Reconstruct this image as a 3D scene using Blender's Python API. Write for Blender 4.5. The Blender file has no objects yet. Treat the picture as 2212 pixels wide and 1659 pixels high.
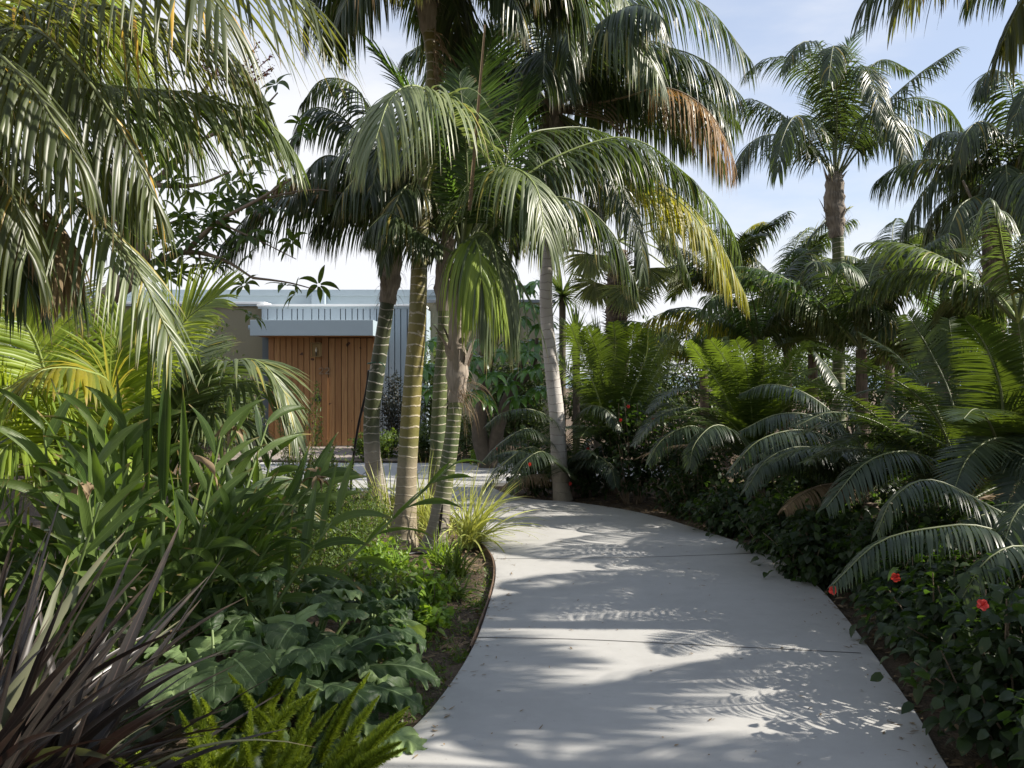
import bpy, math, random
import numpy as np
from mathutils import Vector
R = math.radians
random.seed(7)
rng = np.random.default_rng(11)
scene = bpy.context.scene
COL = scene.collection

# ------------------------------------------------------------------ camera, sky, sun, exposure
F = 1916.0; CX = 1106.0; HY = 810.0; H = 1.6
cam_d = bpy.data.cameras.new('camera'); cam = bpy.data.objects.new('camera', cam_d); COL.objects.link(cam)
cam.location = (0, 0, H); cam.rotation_euler = (R(90), 0, 0)
cam_d.sensor_width = 36; cam_d.lens = 36 * F / 2212; cam_d.shift_y = -(829.5 - HY) / 2212
cam_d.clip_start = 0.05; cam_d.clip_end = 3000
scene.camera = cam
SUN_EL, SUN_PHI = 38.0, -1.0          # phi: from +X towards +Y (behind the house front)
sv = Vector((math.cos(R(SUN_EL)) * math.cos(R(SUN_PHI)), math.cos(R(SUN_EL)) * math.sin(R(SUN_PHI)), math.sin(R(SUN_EL))))
sd = bpy.data.lights.new('sun', 'SUN'); sd.energy = 5.0; sd.angle = R(0.5); sd.color = (1.0, 0.93, 0.82)
so = bpy.data.objects.new('sun', sd); COL.objects.link(so); so.rotation_euler = sv.to_track_quat('Z', 'Y').to_euler()
so.location = (20, 6, 20)
world = bpy.data.worlds.new("World"); scene.world = world; world.use_nodes = True
wt = world.node_tree; wn = wt.nodes; wl = wt.links
bg = wn['Background']; bg.inputs[1].default_value = 0.086
sky = wn.new('ShaderNodeTexSky'); sky.sky_type = 'NISHITA'; sky.sun_disc = False
sky.sun_elevation = R(SUN_EL); sky.sun_rotation = R(90 - SUN_PHI); sky.dust_density = 0.6; sky.air_density = 0.9; sky.ozone_density = 1.5
tc = wn.new('ShaderNodeTexCoord'); mp = wn.new('ShaderNodeMapping'); mp.inputs['Scale'].default_value = (1.0, 1.0, 3.2)
mp.inputs['Location'].default_value = (0.3, 0.2, 0.1)
nz = wn.new('ShaderNodeTexNoise'); nz.inputs['Scale'].default_value = 2.2; nz.inputs['Detail'].default_value = 8; nz.inputs['Roughness'].default_value = 0.55
sp = wn.new('ShaderNodeSeparateXYZ')
wl.new(tc.outputs['Generated'], mp.inputs[0]); wl.new(mp.outputs[0], nz.inputs[0]); wl.new(tc.outputs['Generated'], sp.inputs[0])
def wmath(op, a, b):
    n = wn.new('ShaderNodeMath'); n.operation = op
    for i, x in enumerate((a, b)):
        if isinstance(x, (int, float)): n.inputs[i].default_value = x
        else: wl.new(x, n.inputs[i])
    return n.outputs[0]
# more cloud low down and to the left (-x), clear to the upper right
c1 = wmath('MULTIPLY', sp.outputs[0], -0.55); c2 = wmath('MULTIPLY', sp.outputs[2], -1.55)
cs = wmath('ADD', wmath('ADD', nz.outputs[0], c1), wmath('ADD', c2, 0.58))
cr = wn.new('ShaderNodeMapRange'); cr.interpolation_type = 'SMOOTHSTEP'
cr.inputs['From Min'].default_value = 0.40; cr.inputs['From Max'].default_value = 0.78
wl.new(cs, cr.inputs['Value'])
mx = wn.new('ShaderNodeMixRGB'); mx.inputs[2].default_value = (5.9, 6.0, 6.3, 1)
lift = wn.new('ShaderNodeMixRGB'); lift.inputs[0].default_value = 0.5; lift.inputs[2].default_value = (4.9, 5.4, 6.5, 1)
wl.new(sky.outputs[0], lift.inputs[1]); wl.new(lift.outputs[0], mx.inputs[1]); wl.new(cr.outputs[0], mx.inputs[0])
wl.new(mx.outputs[0], bg.inputs[0])
scene.view_settings.view_transform = 'Standard'; scene.view_settings.look = 'None'
scene.view_settings.exposure = 0.96; scene.view_settings.gamma = 1.0
scene.render.engine = 'CYCLES'
scene.cycles.max_bounces = 8; scene.cycles.diffuse_bounces = 4; scene.cycles.transmission_bounces = 6; scene.cycles.glossy_bounces = 3

# ------------------------------------------------------------------ helpers
def P(u, v, y):                      # picture point at depth y -> world
    return np.array(((u - CX) / F * y, y, H - (v - HY) / F * y))
def G(u, v):                         # picture point on the ground
    y = H * F / (v - HY); return np.array(((u - CX) / F * y, y, 0.0))
def nrm(a):
    return a / (np.linalg.norm(a, axis=-1, keepdims=True) + 1e-12)

class MB:
    def __init__(s): s.v = []; s.lp = []; s.f4 = []; s.f3 = []; s.m4 = []; s.m3 = []; s.n = 0
    def add(s, v, f, lp=None, mi=0):
        v = np.asarray(v, float).reshape(-1, 3); f = np.asarray(f, int)
        if len(v) == 0 or len(f) == 0: return
        s.v.append(v); s.lp.append(np.zeros((len(v), 3)) if lp is None else np.asarray(lp, float).reshape(-1, 3))
        if f.shape[1] == 4: s.f4.append(f + s.n); s.m4.append(np.full(len(f), mi))
        else: s.f3.append(f + s.n); s.m3.append(np.full(len(f), mi))
        s.n += len(v)
    def poly(s, pts, mi=0):          # fan of a convex-ish polygon
        c = len(pts); s.add(pts, [(0, i, i + 1) for i in range(1, c - 1)], None, mi)
    def mesh(s, name, mats, smooth=True, origin=None):
        v = np.concatenate(s.v); lp = np.concatenate(s.lp)
        if origin is not None: v = v - np.asarray(origin)
        q = np.concatenate(s.f4) if s.f4 else np.zeros((0, 4), int); t = np.concatenate(s.f3) if s.f3 else np.zeros((0, 3), int)
        mi = np.concatenate(([] if not s.m4 else s.m4) + ([] if not s.m3 else s.m3)) if (s.m4 or s.m3) else np.zeros(0)
        me = bpy.data.meshes.new(name)
        me.vertices.add(len(v)); me.vertices.foreach_set('co', v.astype(np.float32).ravel())
        me.loops.add(q.size + t.size); me.loops.foreach_set('vertex_index', np.concatenate((q.ravel(), t.ravel())).astype(np.int32))
        me.polygons.add(len(q) + len(t))
        ls = np.concatenate((np.arange(len(q)) * 4, q.size + np.arange(len(t)) * 3)).astype(np.int32)
        me.polygons.foreach_set('loop_start', ls)
        me.polygons.foreach_set('material_index', mi.astype(np.int32))
        me.polygons.foreach_set('use_smooth', np.full(len(q) + len(t), smooth))
        at = me.attributes.new('lp', 'FLOAT_VECTOR', 'POINT'); at.data.foreach_set('vector', lp.astype(np.float32).ravel())
        for m in (mats if isinstance(mats, (list, tuple)) else [mats]): me.materials.append(m)
        me.update(calc_edges=True); me.validate()
        return me
    def obj(s, name, mats, parent=None, smooth=True, loc=None):
        o0 = np.array(parent.location) if parent is not None else (np.array(loc) if loc is not None else np.zeros(3))
        me = s.mesh(name, mats, smooth, o0)
        o = bpy.data.objects.new(name, me); COL.objects.link(o)
        if parent is not None: o.parent = parent
        else: o.location = tuple(o0)
        return o

def thing(name, label, cat, loc, group=None):
    o = bpy.data.objects.new(name, None); COL.objects.link(o); o.location = tuple(float(x) for x in loc)
    o.empty_display_size = 0.2; o['label'] = label; o['category'] = cat
    if group: o['group'] = group
    return o
def tag(o, label=None, cat=None, group=None, kind=None):
    if label: o['label'] = label
    if cat: o['category'] = cat
    if group: o['group'] = group
    if kind: o['kind'] = kind
    return o
def box(mb, x0, x1, y0, y1, z0, z1, mi=0, bev=0.0):
    c = np.array([(x, y, z) for x in (x0, x1) for y in (y0, y1) for z in (z0, z1)], float)
    f = [(0, 1, 3, 2), (4, 6, 7, 5), (0, 4, 5, 1), (2, 3, 7, 6), (0, 2, 6, 4), (1, 5, 7, 3)]
    if bev <= 0: 
        for q in f: mb.add(c[list(q)], [(0, 1, 2, 3)], None, mi)
        return
    # bevelled box: shrink each face and bridge
    ctr = c.mean(0); vs = []; ids = {}
    for fi, q in enumerate(f):
        n = np.cross(c[q[1]] - c[q[0]], c[q[2]] - c[q[0]]); n /= np.linalg.norm(n)
        for k in q:
            d = np.sign(ctr - c[k]) * bev; ax = np.argmax(abs(n)); d[ax] = 0
            ids[(fi, k)] = len(vs); vs.append(c[k] + d)
    fs = [tuple(ids[(fi, k)] for k in q) for fi, q in enumerate(f)]
    tr = []
    for a in range(8):
        for b in range(a + 1, 8):
            sh = [fi for fi, q in enumerate(f) if a in q and b in q]
            if len(sh) == 2: fs.append((ids[(sh[0], a)], ids[(sh[0], b)], ids[(sh[1], b)], ids[(sh[1], a)]))
    for a in range(8):
        sh = [fi for fi, q in enumerate(f) if a in q]; tr.append(tuple(ids[(fi, a)] for fi in sh))
    vs = np.array(vs)
    for q in fs: mb.add(vs[list(q)], [(0, 1, 2, 3)], None, mi)
    for q in tr: mb.add(vs[list(q)], [(0, 1, 2)], None, mi)
def spline(ctrl, m):
    c = np.asarray(ctrl, float)
    if len(c) == 2: c = np.array([c[0], (c[0] + c[1]) / 2, c[1]])
    e = np.vstack((2 * c[0] - c[1], c, 2 * c[-1] - c[-2])); out = []
    for i in range(1, len(e) - 2):
        p0, p1, p2, p3 = e[i - 1:i + 3]
        for t in np.linspace(0, 1, 12, endpoint=False):
            out.append(.5 * ((2 * p1) + (p2 - p0) * t + (2 * p0 - 5 * p1 + 4 * p2 - p3) * t * t + (3 * p1 - p0 - 3 * p2 + p3) * t ** 3))
    out.append(c[-1]); out = np.array(out)
    d = np.concatenate(([0], np.cumsum(np.linalg.norm(np.diff(out[:, :3], axis=0), axis=1))))
    s = np.linspace(0, d[-1], m)
    return np.stack([np.interp(s, d, out[:, k]) for k in range(out.shape[1])], 1), s
def tube(mb, pts, rad, sides=8, mi=0, rnd=0.5, s=None, jit=0.0, cap=True):
    pts = np.asarray(pts, float); n = len(pts); rad = np.broadcast_to(np.asarray(rad, float), (n,))
    T = nrm(np.gradient(pts, axis=0)); ref = np.array((0, 1.0, 0.05)) if abs(T[0][1]) < .9 else np.array((1.0, 0, 0))
    A = nrm(np.cross(T, ref)); B = np.cross(T, A)
    if s is None: s = np.concatenate(([0], np.cumsum(np.linalg.norm(np.diff(pts, axis=0), axis=1))))
    an = np.arange(sides) / sides * 2 * math.pi
    rr = rad[:, None] * (1 + jit * rng.standard_normal((n, sides)))
    V = pts[:, None] + rr[..., None] * (np.cos(an)[None, :, None] * A[:, None] + np.sin(an)[None, :, None] * B[:, None])
    lp = np.zeros((n, sides, 3)); lp[..., 0] = np.asarray(s)[:, None]; lp[..., 1] = an / (2 * math.pi); lp[..., 2] = rnd
    i = np.arange(n - 1)[:, None] * sides; j = np.arange(sides)[None]; j2 = (j + 1) % sides
    f = np.stack((i + j, i + j2, i + sides + j2, i + sides + j), -1).reshape(-1, 4)
    mb.add(V.reshape(-1, 3), f, lp.reshape(-1, 3), mi)
    if cap:
        for r_ in (0, n - 1):
            mb.add(np.vstack((V[r_], pts[r_])), [(k, (k + 1) % sides, sides) for k in range(sides)], None, mi)
def blades(mb, O, D, Wd, L, W, prof, nseg=5, droop=0.0, fold=0.0, rnd=None, twist=0.0, mi=0, G0=(0, 0, -1.0), wave=0.0):
    O = np.asarray(O, float).reshape(-1, 3); n = len(O)
    if n == 0: return
    D = nrm(np.broadcast_to(np.asarray(D, float), (n, 3)).copy()); w = np.broadcast_to(np.asarray(Wd, float), (n, 3)).copy()
    L = np.broadcast_to(np.asarray(L, float), (n,)); W = np.broadcast_to(np.asarray(W, float), (n,))
    droop = np.broadcast_to(np.asarray(droop, float), (n,)); twist = np.broadcast_to(np.asarray(twist, float), (n,))
    if rnd is None: rnd = rng.random(n)
    g = np.asarray(G0, float); Pn = O.copy(); rows = []; lps = []
    w = nrm(w - (w * D).sum(1, keepdims=True) * D)
    ph = rng.random(n) * 6.28
    for k in range(nseg + 1):
        s = k / nseg; hw = (0.5 * W * prof(s))[:, None]; N = np.cross(w, D)
        wv = wave * W[:, None] * np.sin(ph + s * 9)[:, None] * N if wave else 0
        if fold: r = np.stack((Pn - w * hw * math.cos(fold) + N * hw * math.sin(fold) + wv, Pn, Pn + w * hw * math.cos(fold) + N * hw * math.sin(fold) - wv), 1)
        else: r = np.stack((Pn - w * hw + wv, Pn + w * hw - wv), 1)
        rows.append(r); c = r.shape[1]
        lp = np.zeros((n, c, 3)); lp[..., 0] = s; lp[..., 1] = np.linspace(0, 1, c); lp[..., 2] = rnd[:, None]; lps.append(lp)
        D = nrm(D + g * (droop / nseg)[:, None]); Pn = Pn + D * (L / nseg)[:, None]
        tw = (twist / nseg)[:, None]; w = w + np.cross(D, w) * tw
        w = nrm(w - (w * D).sum(1, keepdims=True) * D)
    V = np.stack(rows, 1); lp = np.stack(lps, 1); c = V.shape[2]; per = (nseg + 1) * c
    base = (np.arange(n) * per)[:, None, None]; i = (np.arange(nseg) * c)[None, :, None]; j = np.arange(c - 1)[None, None]
    f = np.stack((base + i + j, base + i + j + 1, base + i + c + j + 1, base + i + c + j), -1).reshape(-1, 4)
    mb.add(V.reshape(-1, 3), f, lp.reshape(-1, 3), mi)
# width profiles along a blade
def pr_leaflet(s): return (0.35 + 0.65 * math.sin(min(1, s / .35) * 1.5708)) * max(0.03, (1 - max(0, s - .35) / .65) ** 0.75)
def pr_ovate(s): return max(0.04, math.sin(math.pi * min(1, s) ** 0.75) ** 0.8 if 0 < s < 1 else 0.04)
def pr_strap(s): return (0.6 + .4 * min(1, s / .3)) * max(0.03, (1 - max(0, s - .45) / .55) ** 0.7)
def pr_grass(s): return max(0.04, (1 - s) ** 0.6)
def pr_lance(s): return max(0.04, math.sin(math.pi * (0.06 + .94 * s) ** 0.8) if s < 1 else 0.04)

SP = {  # leaflets per side, length, width, droop, lift, base angle, tip angle, petiole share, rachis radius, roughness of the comb
 'kentia': dict(n=92, L=.76, W=.028, dr=2.5, v=.0, a0=68, a1=30, t0=.20, rr=.016, nseg=6, fold=.35, j=.75),
 'king':   dict(n=92, L=.66, W=.029, dr=1.6, v=.18, a0=68, a1=32, t0=.20, rr=.016, nseg=6, fold=.35, j=.7),
 'stiff':  dict(n=64, L=.52, W=.029, dr=.45, v=.2, a0=62, a1=25, t0=.20, rr=.014, nseg=5, fold=.4, j=.55),
 'cycad':  dict(n=100, L=.24, W=.0140, dr=.35, v=.10, a0=80, a1=55, t0=.10, rr=.010, nseg=4, fold=0, j=.4),
 'sago':   dict(n=100, L=.27, W=.0150, dr=1.35, v=.0, a0=80, a1=55, t0=.08, rr=.012, nseg=6, fold=0, j=.5),
}
def lprof(kind, t):
    if kind in ('cycad', 'sago'): return np.minimum(1, .35 + 3.2 * t) * (1 - .72 * t ** 5)
    return (.45 + .55 * np.sin(np.pi * (0.1 + .72 * t))) * (1 - .45 * t ** 4)
def frond(ctrl, sp, parent, mats, az=None, sc=1.0, name='frond', mb=None, **kw):
    q = dict(SP[sp]); q.update(kw); q['L'] = q.get('leafL', q['L'])
    own = mb is None
    if own: mb = MB()
    ctrl = np.asarray(ctrl, float); pts, s = spline(ctrl, 26); T = nrm(np.gradient(pts, axis=0))
    A = ctrl[-1] - ctrl[0] if az is None else np.array((math.cos(az), math.sin(az), 0.0))
    A = np.array((A[0], A[1], 0.0)); A = A / (np.linalg.norm(A) + 1e-9); S0 = np.cross(A, (0, 0, 1.0))
    t = np.linspace(0, 1, len(pts)); rr = q['rr'] * sc * (1.25 - 1.05 * t)
    tube(mb, pts, rr, 5, 1, rnd=.5, cap=False)
    n = q['n']; O = []; D = []; Wd = []; LL = []
    for side in (-1, 1):
        tt = np.linspace(0, 1, n) + rng.normal(0, .25 * q['j'] / n, n); tl = np.clip(q['t0'] + (1 - q['t0']) * tt, 0, 1)
        p = np.stack([np.interp(tl, t, pts[:, k]) for k in range(3)], 1); Tt = nrm(np.stack([np.interp(tl, t, T[:, k]) for k in range(3)], 1))
        S = nrm(S0 - (Tt @ S0)[:, None] * Tt); N = np.cross(S, Tt)
        a = np.radians(q['a0'] + (q['a1'] - q['a0']) * np.clip(tt, 0, 1) ** 1.3 + rng.normal(0, 5 * q['j'], n)); v = q['v'] + rng.normal(0, .12 * q['j'], n)
        d = np.cos(a)[:, None] * Tt + np.sin(a)[:, None] * (side * S * np.cos(v)[:, None] + N * np.sin(v)[:, None])
        O.append(p); D.append(d); Wd.append(Tt * side + .16 * q['j'] * rng.standard_normal((n, 3)))
        LL.append(q['L'] * sc * lprof(sp, np.clip(tt, 0, 1)) * rng.normal(1, .09 * q['j'], n))
    O = np.vstack(O); D = np.vstack(D); Wd = np.vstack(Wd); LL = np.concatenate(LL)
    keep = rng.random(len(O)) > .03 * q['j']
    O, D, Wd, LL = O[keep], D[keep], Wd[keep], LL[keep]
    dr = q['dr'] * np.clip(rng.normal(1, .24 * q['j'], len(O)), .4, 1.8)
    blades(mb, O, D, Wd, LL, q['W'] * sc * rng.normal(1, .10, len(O)), pr_leaflet, q['nseg'], dr, q['fold'], twist=rng.normal(0, .4 * q['j'], len(O)))
    if own: return mb.obj(name, mats, parent)
def arc(base, az, el, L, g, n=6, wob=.08):
    """a rachis leaving base at azimuth az, elevation el, bending down by g radians over its length"""
    p = np.array(base, float); out = [p.copy()]; e = el; a = az
    for k in range(n):
        out.append(out[-1] + L / n * np.array((math.cos(e) * math.cos(a), math.cos(e) * math.sin(a), math.sin(e))))
        e -= g / n * (0.5 + k / (n - 1)); a += rng.normal(0, wob / n * 2)
    return np.array(out)
def pxs(lst): return [P(*q) for q in lst]

# ------------------------------------------------------------------ materials
def newmat(name):
    m = bpy.data.materials.new(name); m.use_nodes = True; t = m.node_tree; return m, t.nodes, t.links, t.nodes['Principled BSDF']
def mathn(N, Lk, op, a, b=None, c=None):
    n = N.new('ShaderNodeMath'); n.operation = op
    for i, x in enumerate((a, b, c)):
        if x is None: continue
        if isinstance(x, (int, float)): n.inputs[i].default_value = x
        else: Lk.new(x, n.inputs[i])
    return n.outputs[0]
def mixn(N, Lk, f, a, b):
    n = N.new('ShaderNodeMixRGB')
    for i, x in enumerate((f, a, b)):
        if isinstance(x, (int, float)): n.inputs[i].default_value = x
        elif isinstance(x, tuple): n.inputs[i].default_value = (*x, 1)
        else: Lk.new(x, n.inputs[i])
    return n.outputs[0]
def smooth(N, Lk, x, a, b):
    n = N.new('ShaderNodeMapRange'); n.interpolation_type = 'SMOOTHSTEP'; n.inputs['From Min'].default_value = a; n.inputs['From Max'].default_value = b
    Lk.new(x, n.inputs['Value']); return n.outputs[0]
def noise(N, Lk, scale, detail=4, vec=None, rough=.5):
    n = N.new('ShaderNodeTexNoise'); n.inputs['Scale'].default_value = scale; n.inputs['Detail'].default_value = detail; n.inputs['Roughness'].default_value = rough
    if vec is None:
        t = N.new('ShaderNodeTexCoord'); vec = t.outputs['Object']
    Lk.new(vec, n.inputs['Vector']); return n.outputs['Fac']
def lpn(N, Lk):
    a = N.new('ShaderNodeAttribute'); a.attribute_name = 'lp'; s = N.new('ShaderNodeSeparateXYZ'); Lk.new(a.outputs['Vector'], s.inputs[0]); return s.outputs
def bumpn(N, Lk, h, st, dist, bs):
    b = N.new('ShaderNodeBump'); b.inputs['Strength'].default_value = st; b.inputs['Distance'].default_value = dist
    Lk.new(h, b.inputs['Height']); Lk.new(b.outputs[0], bs.inputs['Normal']); return b
LEAF_K = {'sunlit_frond_leaf': 1, 'areca_leaf': 1, 'yellowing_leaf': .9, 'foxtail_needles': 1, 'variegated_blade': 1, 'umbrella_leaf': 1, 'red_petal': 1, 'dead_leaf': .8, 'lawn_grass': 1, 'lobed_pale': .9, 'king_leaf': .85, 'lime_leaf': .85, 'flax_leaf': .45, 'grey_flax_leaf': .8, 'russet_leaf': .7, 'near_frond_leaf': .5, 'ginger_leaf': .6, 'lobed_dark': .56}  # leaf colour scale: deep shade put into most leaves, lit fronds kept lighter
def leafm(name, c1, c2, ct, tf=.3, rough=.4, tip=(.22, .14, .05), tipa=.6, old=None, oldf=.06, spec=.5, ribs=0, rib_c=None):
    kk = LEAF_K.get(name, .68); c1 = tuple(v * kk for v in c1); c2 = tuple(v * (kk + .12) for v in c2); spec = spec * .75
    m, N, Lk, bs = newmat(name); x, y, r = lpn(N, Lk)
    nz_ = noise(N, Lk, 2.3, 3)
    f = mathn(N, Lk, 'ADD', mathn(N, Lk, 'MULTIPLY', r, .65), mathn(N, Lk, 'MULTIPLY', nz_, .5)); 
    c = mixn(N, Lk, smooth(N, Lk, f, .15, .95), c1, c2)
    if old:
        c = mixn(N, Lk, mathn(N, Lk, 'MULTIPLY', smooth(N, Lk, mathn(N, Lk, 'FRACT', mathn(N, Lk, 'MULTIPLY', r, 7.31)), 1 - oldf, 1 - oldf * .6), .85), c, old)
    fine = noise(N, Lk, 14, 3)
    tipf = mathn(N, Lk, 'MULTIPLY', smooth(N, Lk, mathn(N, Lk, 'ADD', x, mathn(N, Lk, 'MULTIPLY', fine, .35)), 1.02, 1.2), tipa)
    if rib_c:
        mid = smooth(N, Lk, mathn(N, Lk, 'ABSOLUTE', mathn(N, Lk, 'SUBTRACT', y, .5)), .06, .0)
        c = mixn(N, Lk, mathn(N, Lk, 'MULTIPLY', mid, .7), c, rib_c)
    c = mixn(N, Lk, tipf, c, tip)
    sp2 = smooth(N, Lk, noise(N, Lk, 30, 4, rough=.7), .64, .70); c = mixn(N, Lk, mathn(N, Lk, 'MULTIPLY', sp2, .45), c, (.14, .10, .04))
    Lk.new(c, bs.inputs['Base Color']); bs.inputs['Roughness'].default_value = rough; bs.inputs['Specular IOR Level'].default_value = spec
    if ribs:
        w = mathn(N, Lk, 'SINE', mathn(N, Lk, 'MULTIPLY', y if ribs > 0 else x, abs(ribs)))
        bumpn(N, Lk, w, .35, .003, bs)
    tr = N.new('ShaderNodeBsdfTranslucent'); Lk.new(mixn(N, Lk, tipf, mixn(N, Lk, mathn(N, Lk, 'MULTIPLY', r, .5), ct, tuple(min(1, v * 1.5) for v in ct)), tip), tr.inputs[0])
    mixs = N.new('ShaderNodeMixShader'); mixs.inputs[0].default_value = tf
    Lk.new(bs.outputs[0], mixs.inputs[1]); Lk.new(tr.outputs[0], mixs.inputs[2]); Lk.new(mixs.outputs[0], N['Material Output'].inputs[0])
    return m
def plain(name, col, rough=.6, metal=0, nscale=0, namp=.15, bump=0, spec=.5):
    m, N, Lk, bs = newmat(name); bs.inputs['Roughness'].default_value = rough; bs.inputs['Metallic'].default_value = metal; bs.inputs['Specular IOR Level'].default_value = spec
    if nscale:
        f = noise(N, Lk, nscale, 5); Lk.new(mixn(N, Lk, f, tuple(c * (1 - namp) for c in col), tuple(min(1, c * (1 + namp)) for c in col)), bs.inputs['Base Color'])
        if bump: bumpn(N, Lk, f, bump, .01, bs)
    else: bs.inputs['Base Color'].default_value = (*col, 1)
    return m
def trunkm(name, ca, cb, cbase, ring, sp_=.1, band=.17, h0=.5, h1=1.0, topc=None, blotch=.5):
    m, N, Lk, bs = newmat(name); x, y, r = lpn(N, Lk)
    n1 = noise(N, Lk, 3.2, 3); n2 = noise(N, Lk, 34, 5, rough=.7); n3 = noise(N, Lk, 1.7, 3)
    u = mathn(N, Lk, 'ADD', mathn(N, Lk, 'DIVIDE', x, sp_), mathn(N, Lk, 'MULTIPLY', n1, 1.5))
    f = mathn(N, Lk, 'FRACT', mathn(N, Lk, 'ADD', u, mathn(N, Lk, 'MULTIPLY', n2, .14)))
    bandf = mathn(N, Lk, 'MULTIPLY', smooth(N, Lk, f, band + .06, band), smooth(N, Lk, f, 0, .04))
    c = mixn(N, Lk, smooth(N, Lk, n3, .38, .62), ca, cb)
    c = mixn(N, Lk, mathn(N, Lk, 'MULTIPLY', n2, .35), c, tuple(v * .45 for v in ca))
    bl = smooth(N, Lk, noise(N, Lk, 9, 5, rough=.7), .60, .68); c = mixn(N, Lk, mathn(N, Lk, 'MULTIPLY', bl, blotch), c, ring)
    low = smooth(N, Lk, mathn(N, Lk, 'SUBTRACT', x, mathn(N, Lk, 'MULTIPLY', n1, .35)), h1, h0)
    c = mixn(N, Lk, low, c, mixn(N, Lk, n2, cbase, tuple(v * .6 for v in cbase)))
    c = mixn(N, Lk, mathn(N, Lk, 'MULTIPLY', mathn(N, Lk, 'MULTIPLY', bandf, smooth(N, Lk, n2, .28, .5)), mathn(N, Lk, 'SUBTRACT', .85, mathn(N, Lk, 'MULTIPLY', low, .55))), c, ring)
    Lk.new(c, bs.inputs['Base Color']); bs.inputs['Roughness'].default_value = .55
    hh = mathn(N, Lk, 'ADD', bandf, mathn(N, Lk, 'MULTIPLY', n2, .5)); bumpn(N, Lk, hh, .6, .01, bs)
    return m
def fibrem(name, ca, cb):
    m, N, Lk, bs = newmat(name); x, y, r = lpn(N, Lk)
    cmb = N.new('ShaderNodeCombineXYZ'); Lk.new(mathn(N, Lk, 'MULTIPLY', x, 3), cmb.inputs[0]); Lk.new(mathn(N, Lk, 'MULTIPLY', y, 45), cmb.inputs[1]); Lk.new(mathn(N, Lk, 'MULTIPLY', r, 20), cmb.inputs[2])
    f = noise(N, Lk, 1.6, 5, cmb.outputs[0]); g = noise(N, Lk, 7, 3)
    c = mixn(N, Lk, smooth(N, Lk, mathn(N, Lk, 'ADD', mathn(N, Lk, 'MULTIPLY', f, .6), mathn(N, Lk, 'MULTIPLY', g, .4)), .35, .65), ca, cb)
    Lk.new(c, bs.inputs['Base Color']); bs.inputs['Roughness'].default_value = .85; bumpn(N, Lk, f, .7, .008, bs)
    return m

M = {}
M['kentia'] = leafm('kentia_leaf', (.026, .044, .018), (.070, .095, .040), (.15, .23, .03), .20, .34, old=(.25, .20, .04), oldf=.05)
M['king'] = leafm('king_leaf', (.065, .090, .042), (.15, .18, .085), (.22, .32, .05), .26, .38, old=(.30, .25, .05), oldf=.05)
M['pale'] = leafm('sunlit_frond_leaf', (.13, .17, .08), (.25, .28, .16), (.27, .34, .08), .28, .36, old=(.30, .25, .05), oldf=.04)  # paler copy of the king leaf, sunlight painted into its colour
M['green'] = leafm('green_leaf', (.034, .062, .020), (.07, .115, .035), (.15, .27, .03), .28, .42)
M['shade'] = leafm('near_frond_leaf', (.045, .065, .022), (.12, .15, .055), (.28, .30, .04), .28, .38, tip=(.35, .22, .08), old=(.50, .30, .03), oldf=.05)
M['yellow'] = leafm('yellowing_leaf', (.10, .15, .03), (.32, .27, .03), (.52, .50, .03), .38, .45, tip=(.4, .28, .12), tipa=.9)
M['areca'] = leafm('areca_leaf', (.13, .20, .035), (.26, .33, .05), (.45, .55, .04), .38, .42)
M['dead'] = leafm('dead_leaf', (.16, .11, .06), (.30, .22, .13), (.28, .17, .06), .18, .75, tip=(.3, .22, .14))
M['russet'] = leafm('russet_leaf', (.22, .12, .04), (.36, .22, .08), (.50, .24, .04), .3, .6, tip=(.3, .22, .14))
M['cycad'] = leafm('cycad_leaf', (.034, .060, .014), (.062, .095, .022), (.17, .25, .02), .36, .34, tip=(.2, .16, .03), tipa=.25)
M['cycad3'] = leafm('olive_cycad_leaf', (.032, .055, .014), (.055, .085, .02), (.13, .19, .015), .28, .34, tip=(.2, .16, .03), tipa=.3)
M['cycad2'] = leafm('blue_cycad_leaf', (.032, .050, .032), (.055, .078, .048), (.12, .20, .02), .16, .38, tip=(.2, .16, .03), tipa=.2, spec=.4)
M['ginger'] = leafm('ginger_leaf', (.035, .075, .022), (.13, .19, .05), (.20, .33, .03), .25, .38, rib_c=(.14, .20, .06), ribs=50, tip=(.30, .20, .08), tipa=.9)
M['flax'] = leafm('flax_leaf', (.024, .019, .018), (.062, .054, .046), (.10, .045, .03), .07, .36, tip=(.16, .12, .08), tipa=.5, rib_c=(.10, .07, .06), spec=.6)
M['flax2'] = leafm('grey_flax_leaf', (.09, .10, .06), (.16, .165, .10), (.2, .22, .06), .12, .42, tip=(.25, .18, .1))
M['lobed'] = leafm('lobed_leaf', (.040, .085, .045), (.085, .15, .065), (.20, .36, .06), .22, .5, tipa=.0, spec=.35)
M['hib'] = leafm('hibiscus_leaf', (.018, .032, .016), (.038, .058, .024), (.13, .26, .02), .20, .42, tipa=.0, spec=.3)
M['fine'] = leafm('fine_shrub_leaf', (.05, .09, .02), (.11, .17, .04), (.25, .36, .03), .28, .5, tipa=.2)
M['lime'] = leafm('lime_leaf', (.10, .19, .025), (.18, .28, .04), (.35, .52, .03), .32, .42, tipa=.1)
M['fox'] = leafm('foxtail_needles', (.11, .165, .02), (.23, .28, .035), (.42, .52, .03), .35, .5, tipa=.0)
M['treeleaf'] = leafm('tree_leaf', (.035, .07, .02), (.08, .13, .03), (.24, .36, .03), .28, .4, tipa=.1)
M['varieg'] = leafm('variegated_blade', (.22, .28, .06), (.42, .44, .14), (.48, .50, .08), .3, .4, rib_c=(.52, .52, .26), tip=(.35, .24, .12), tipa=.8)
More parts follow.
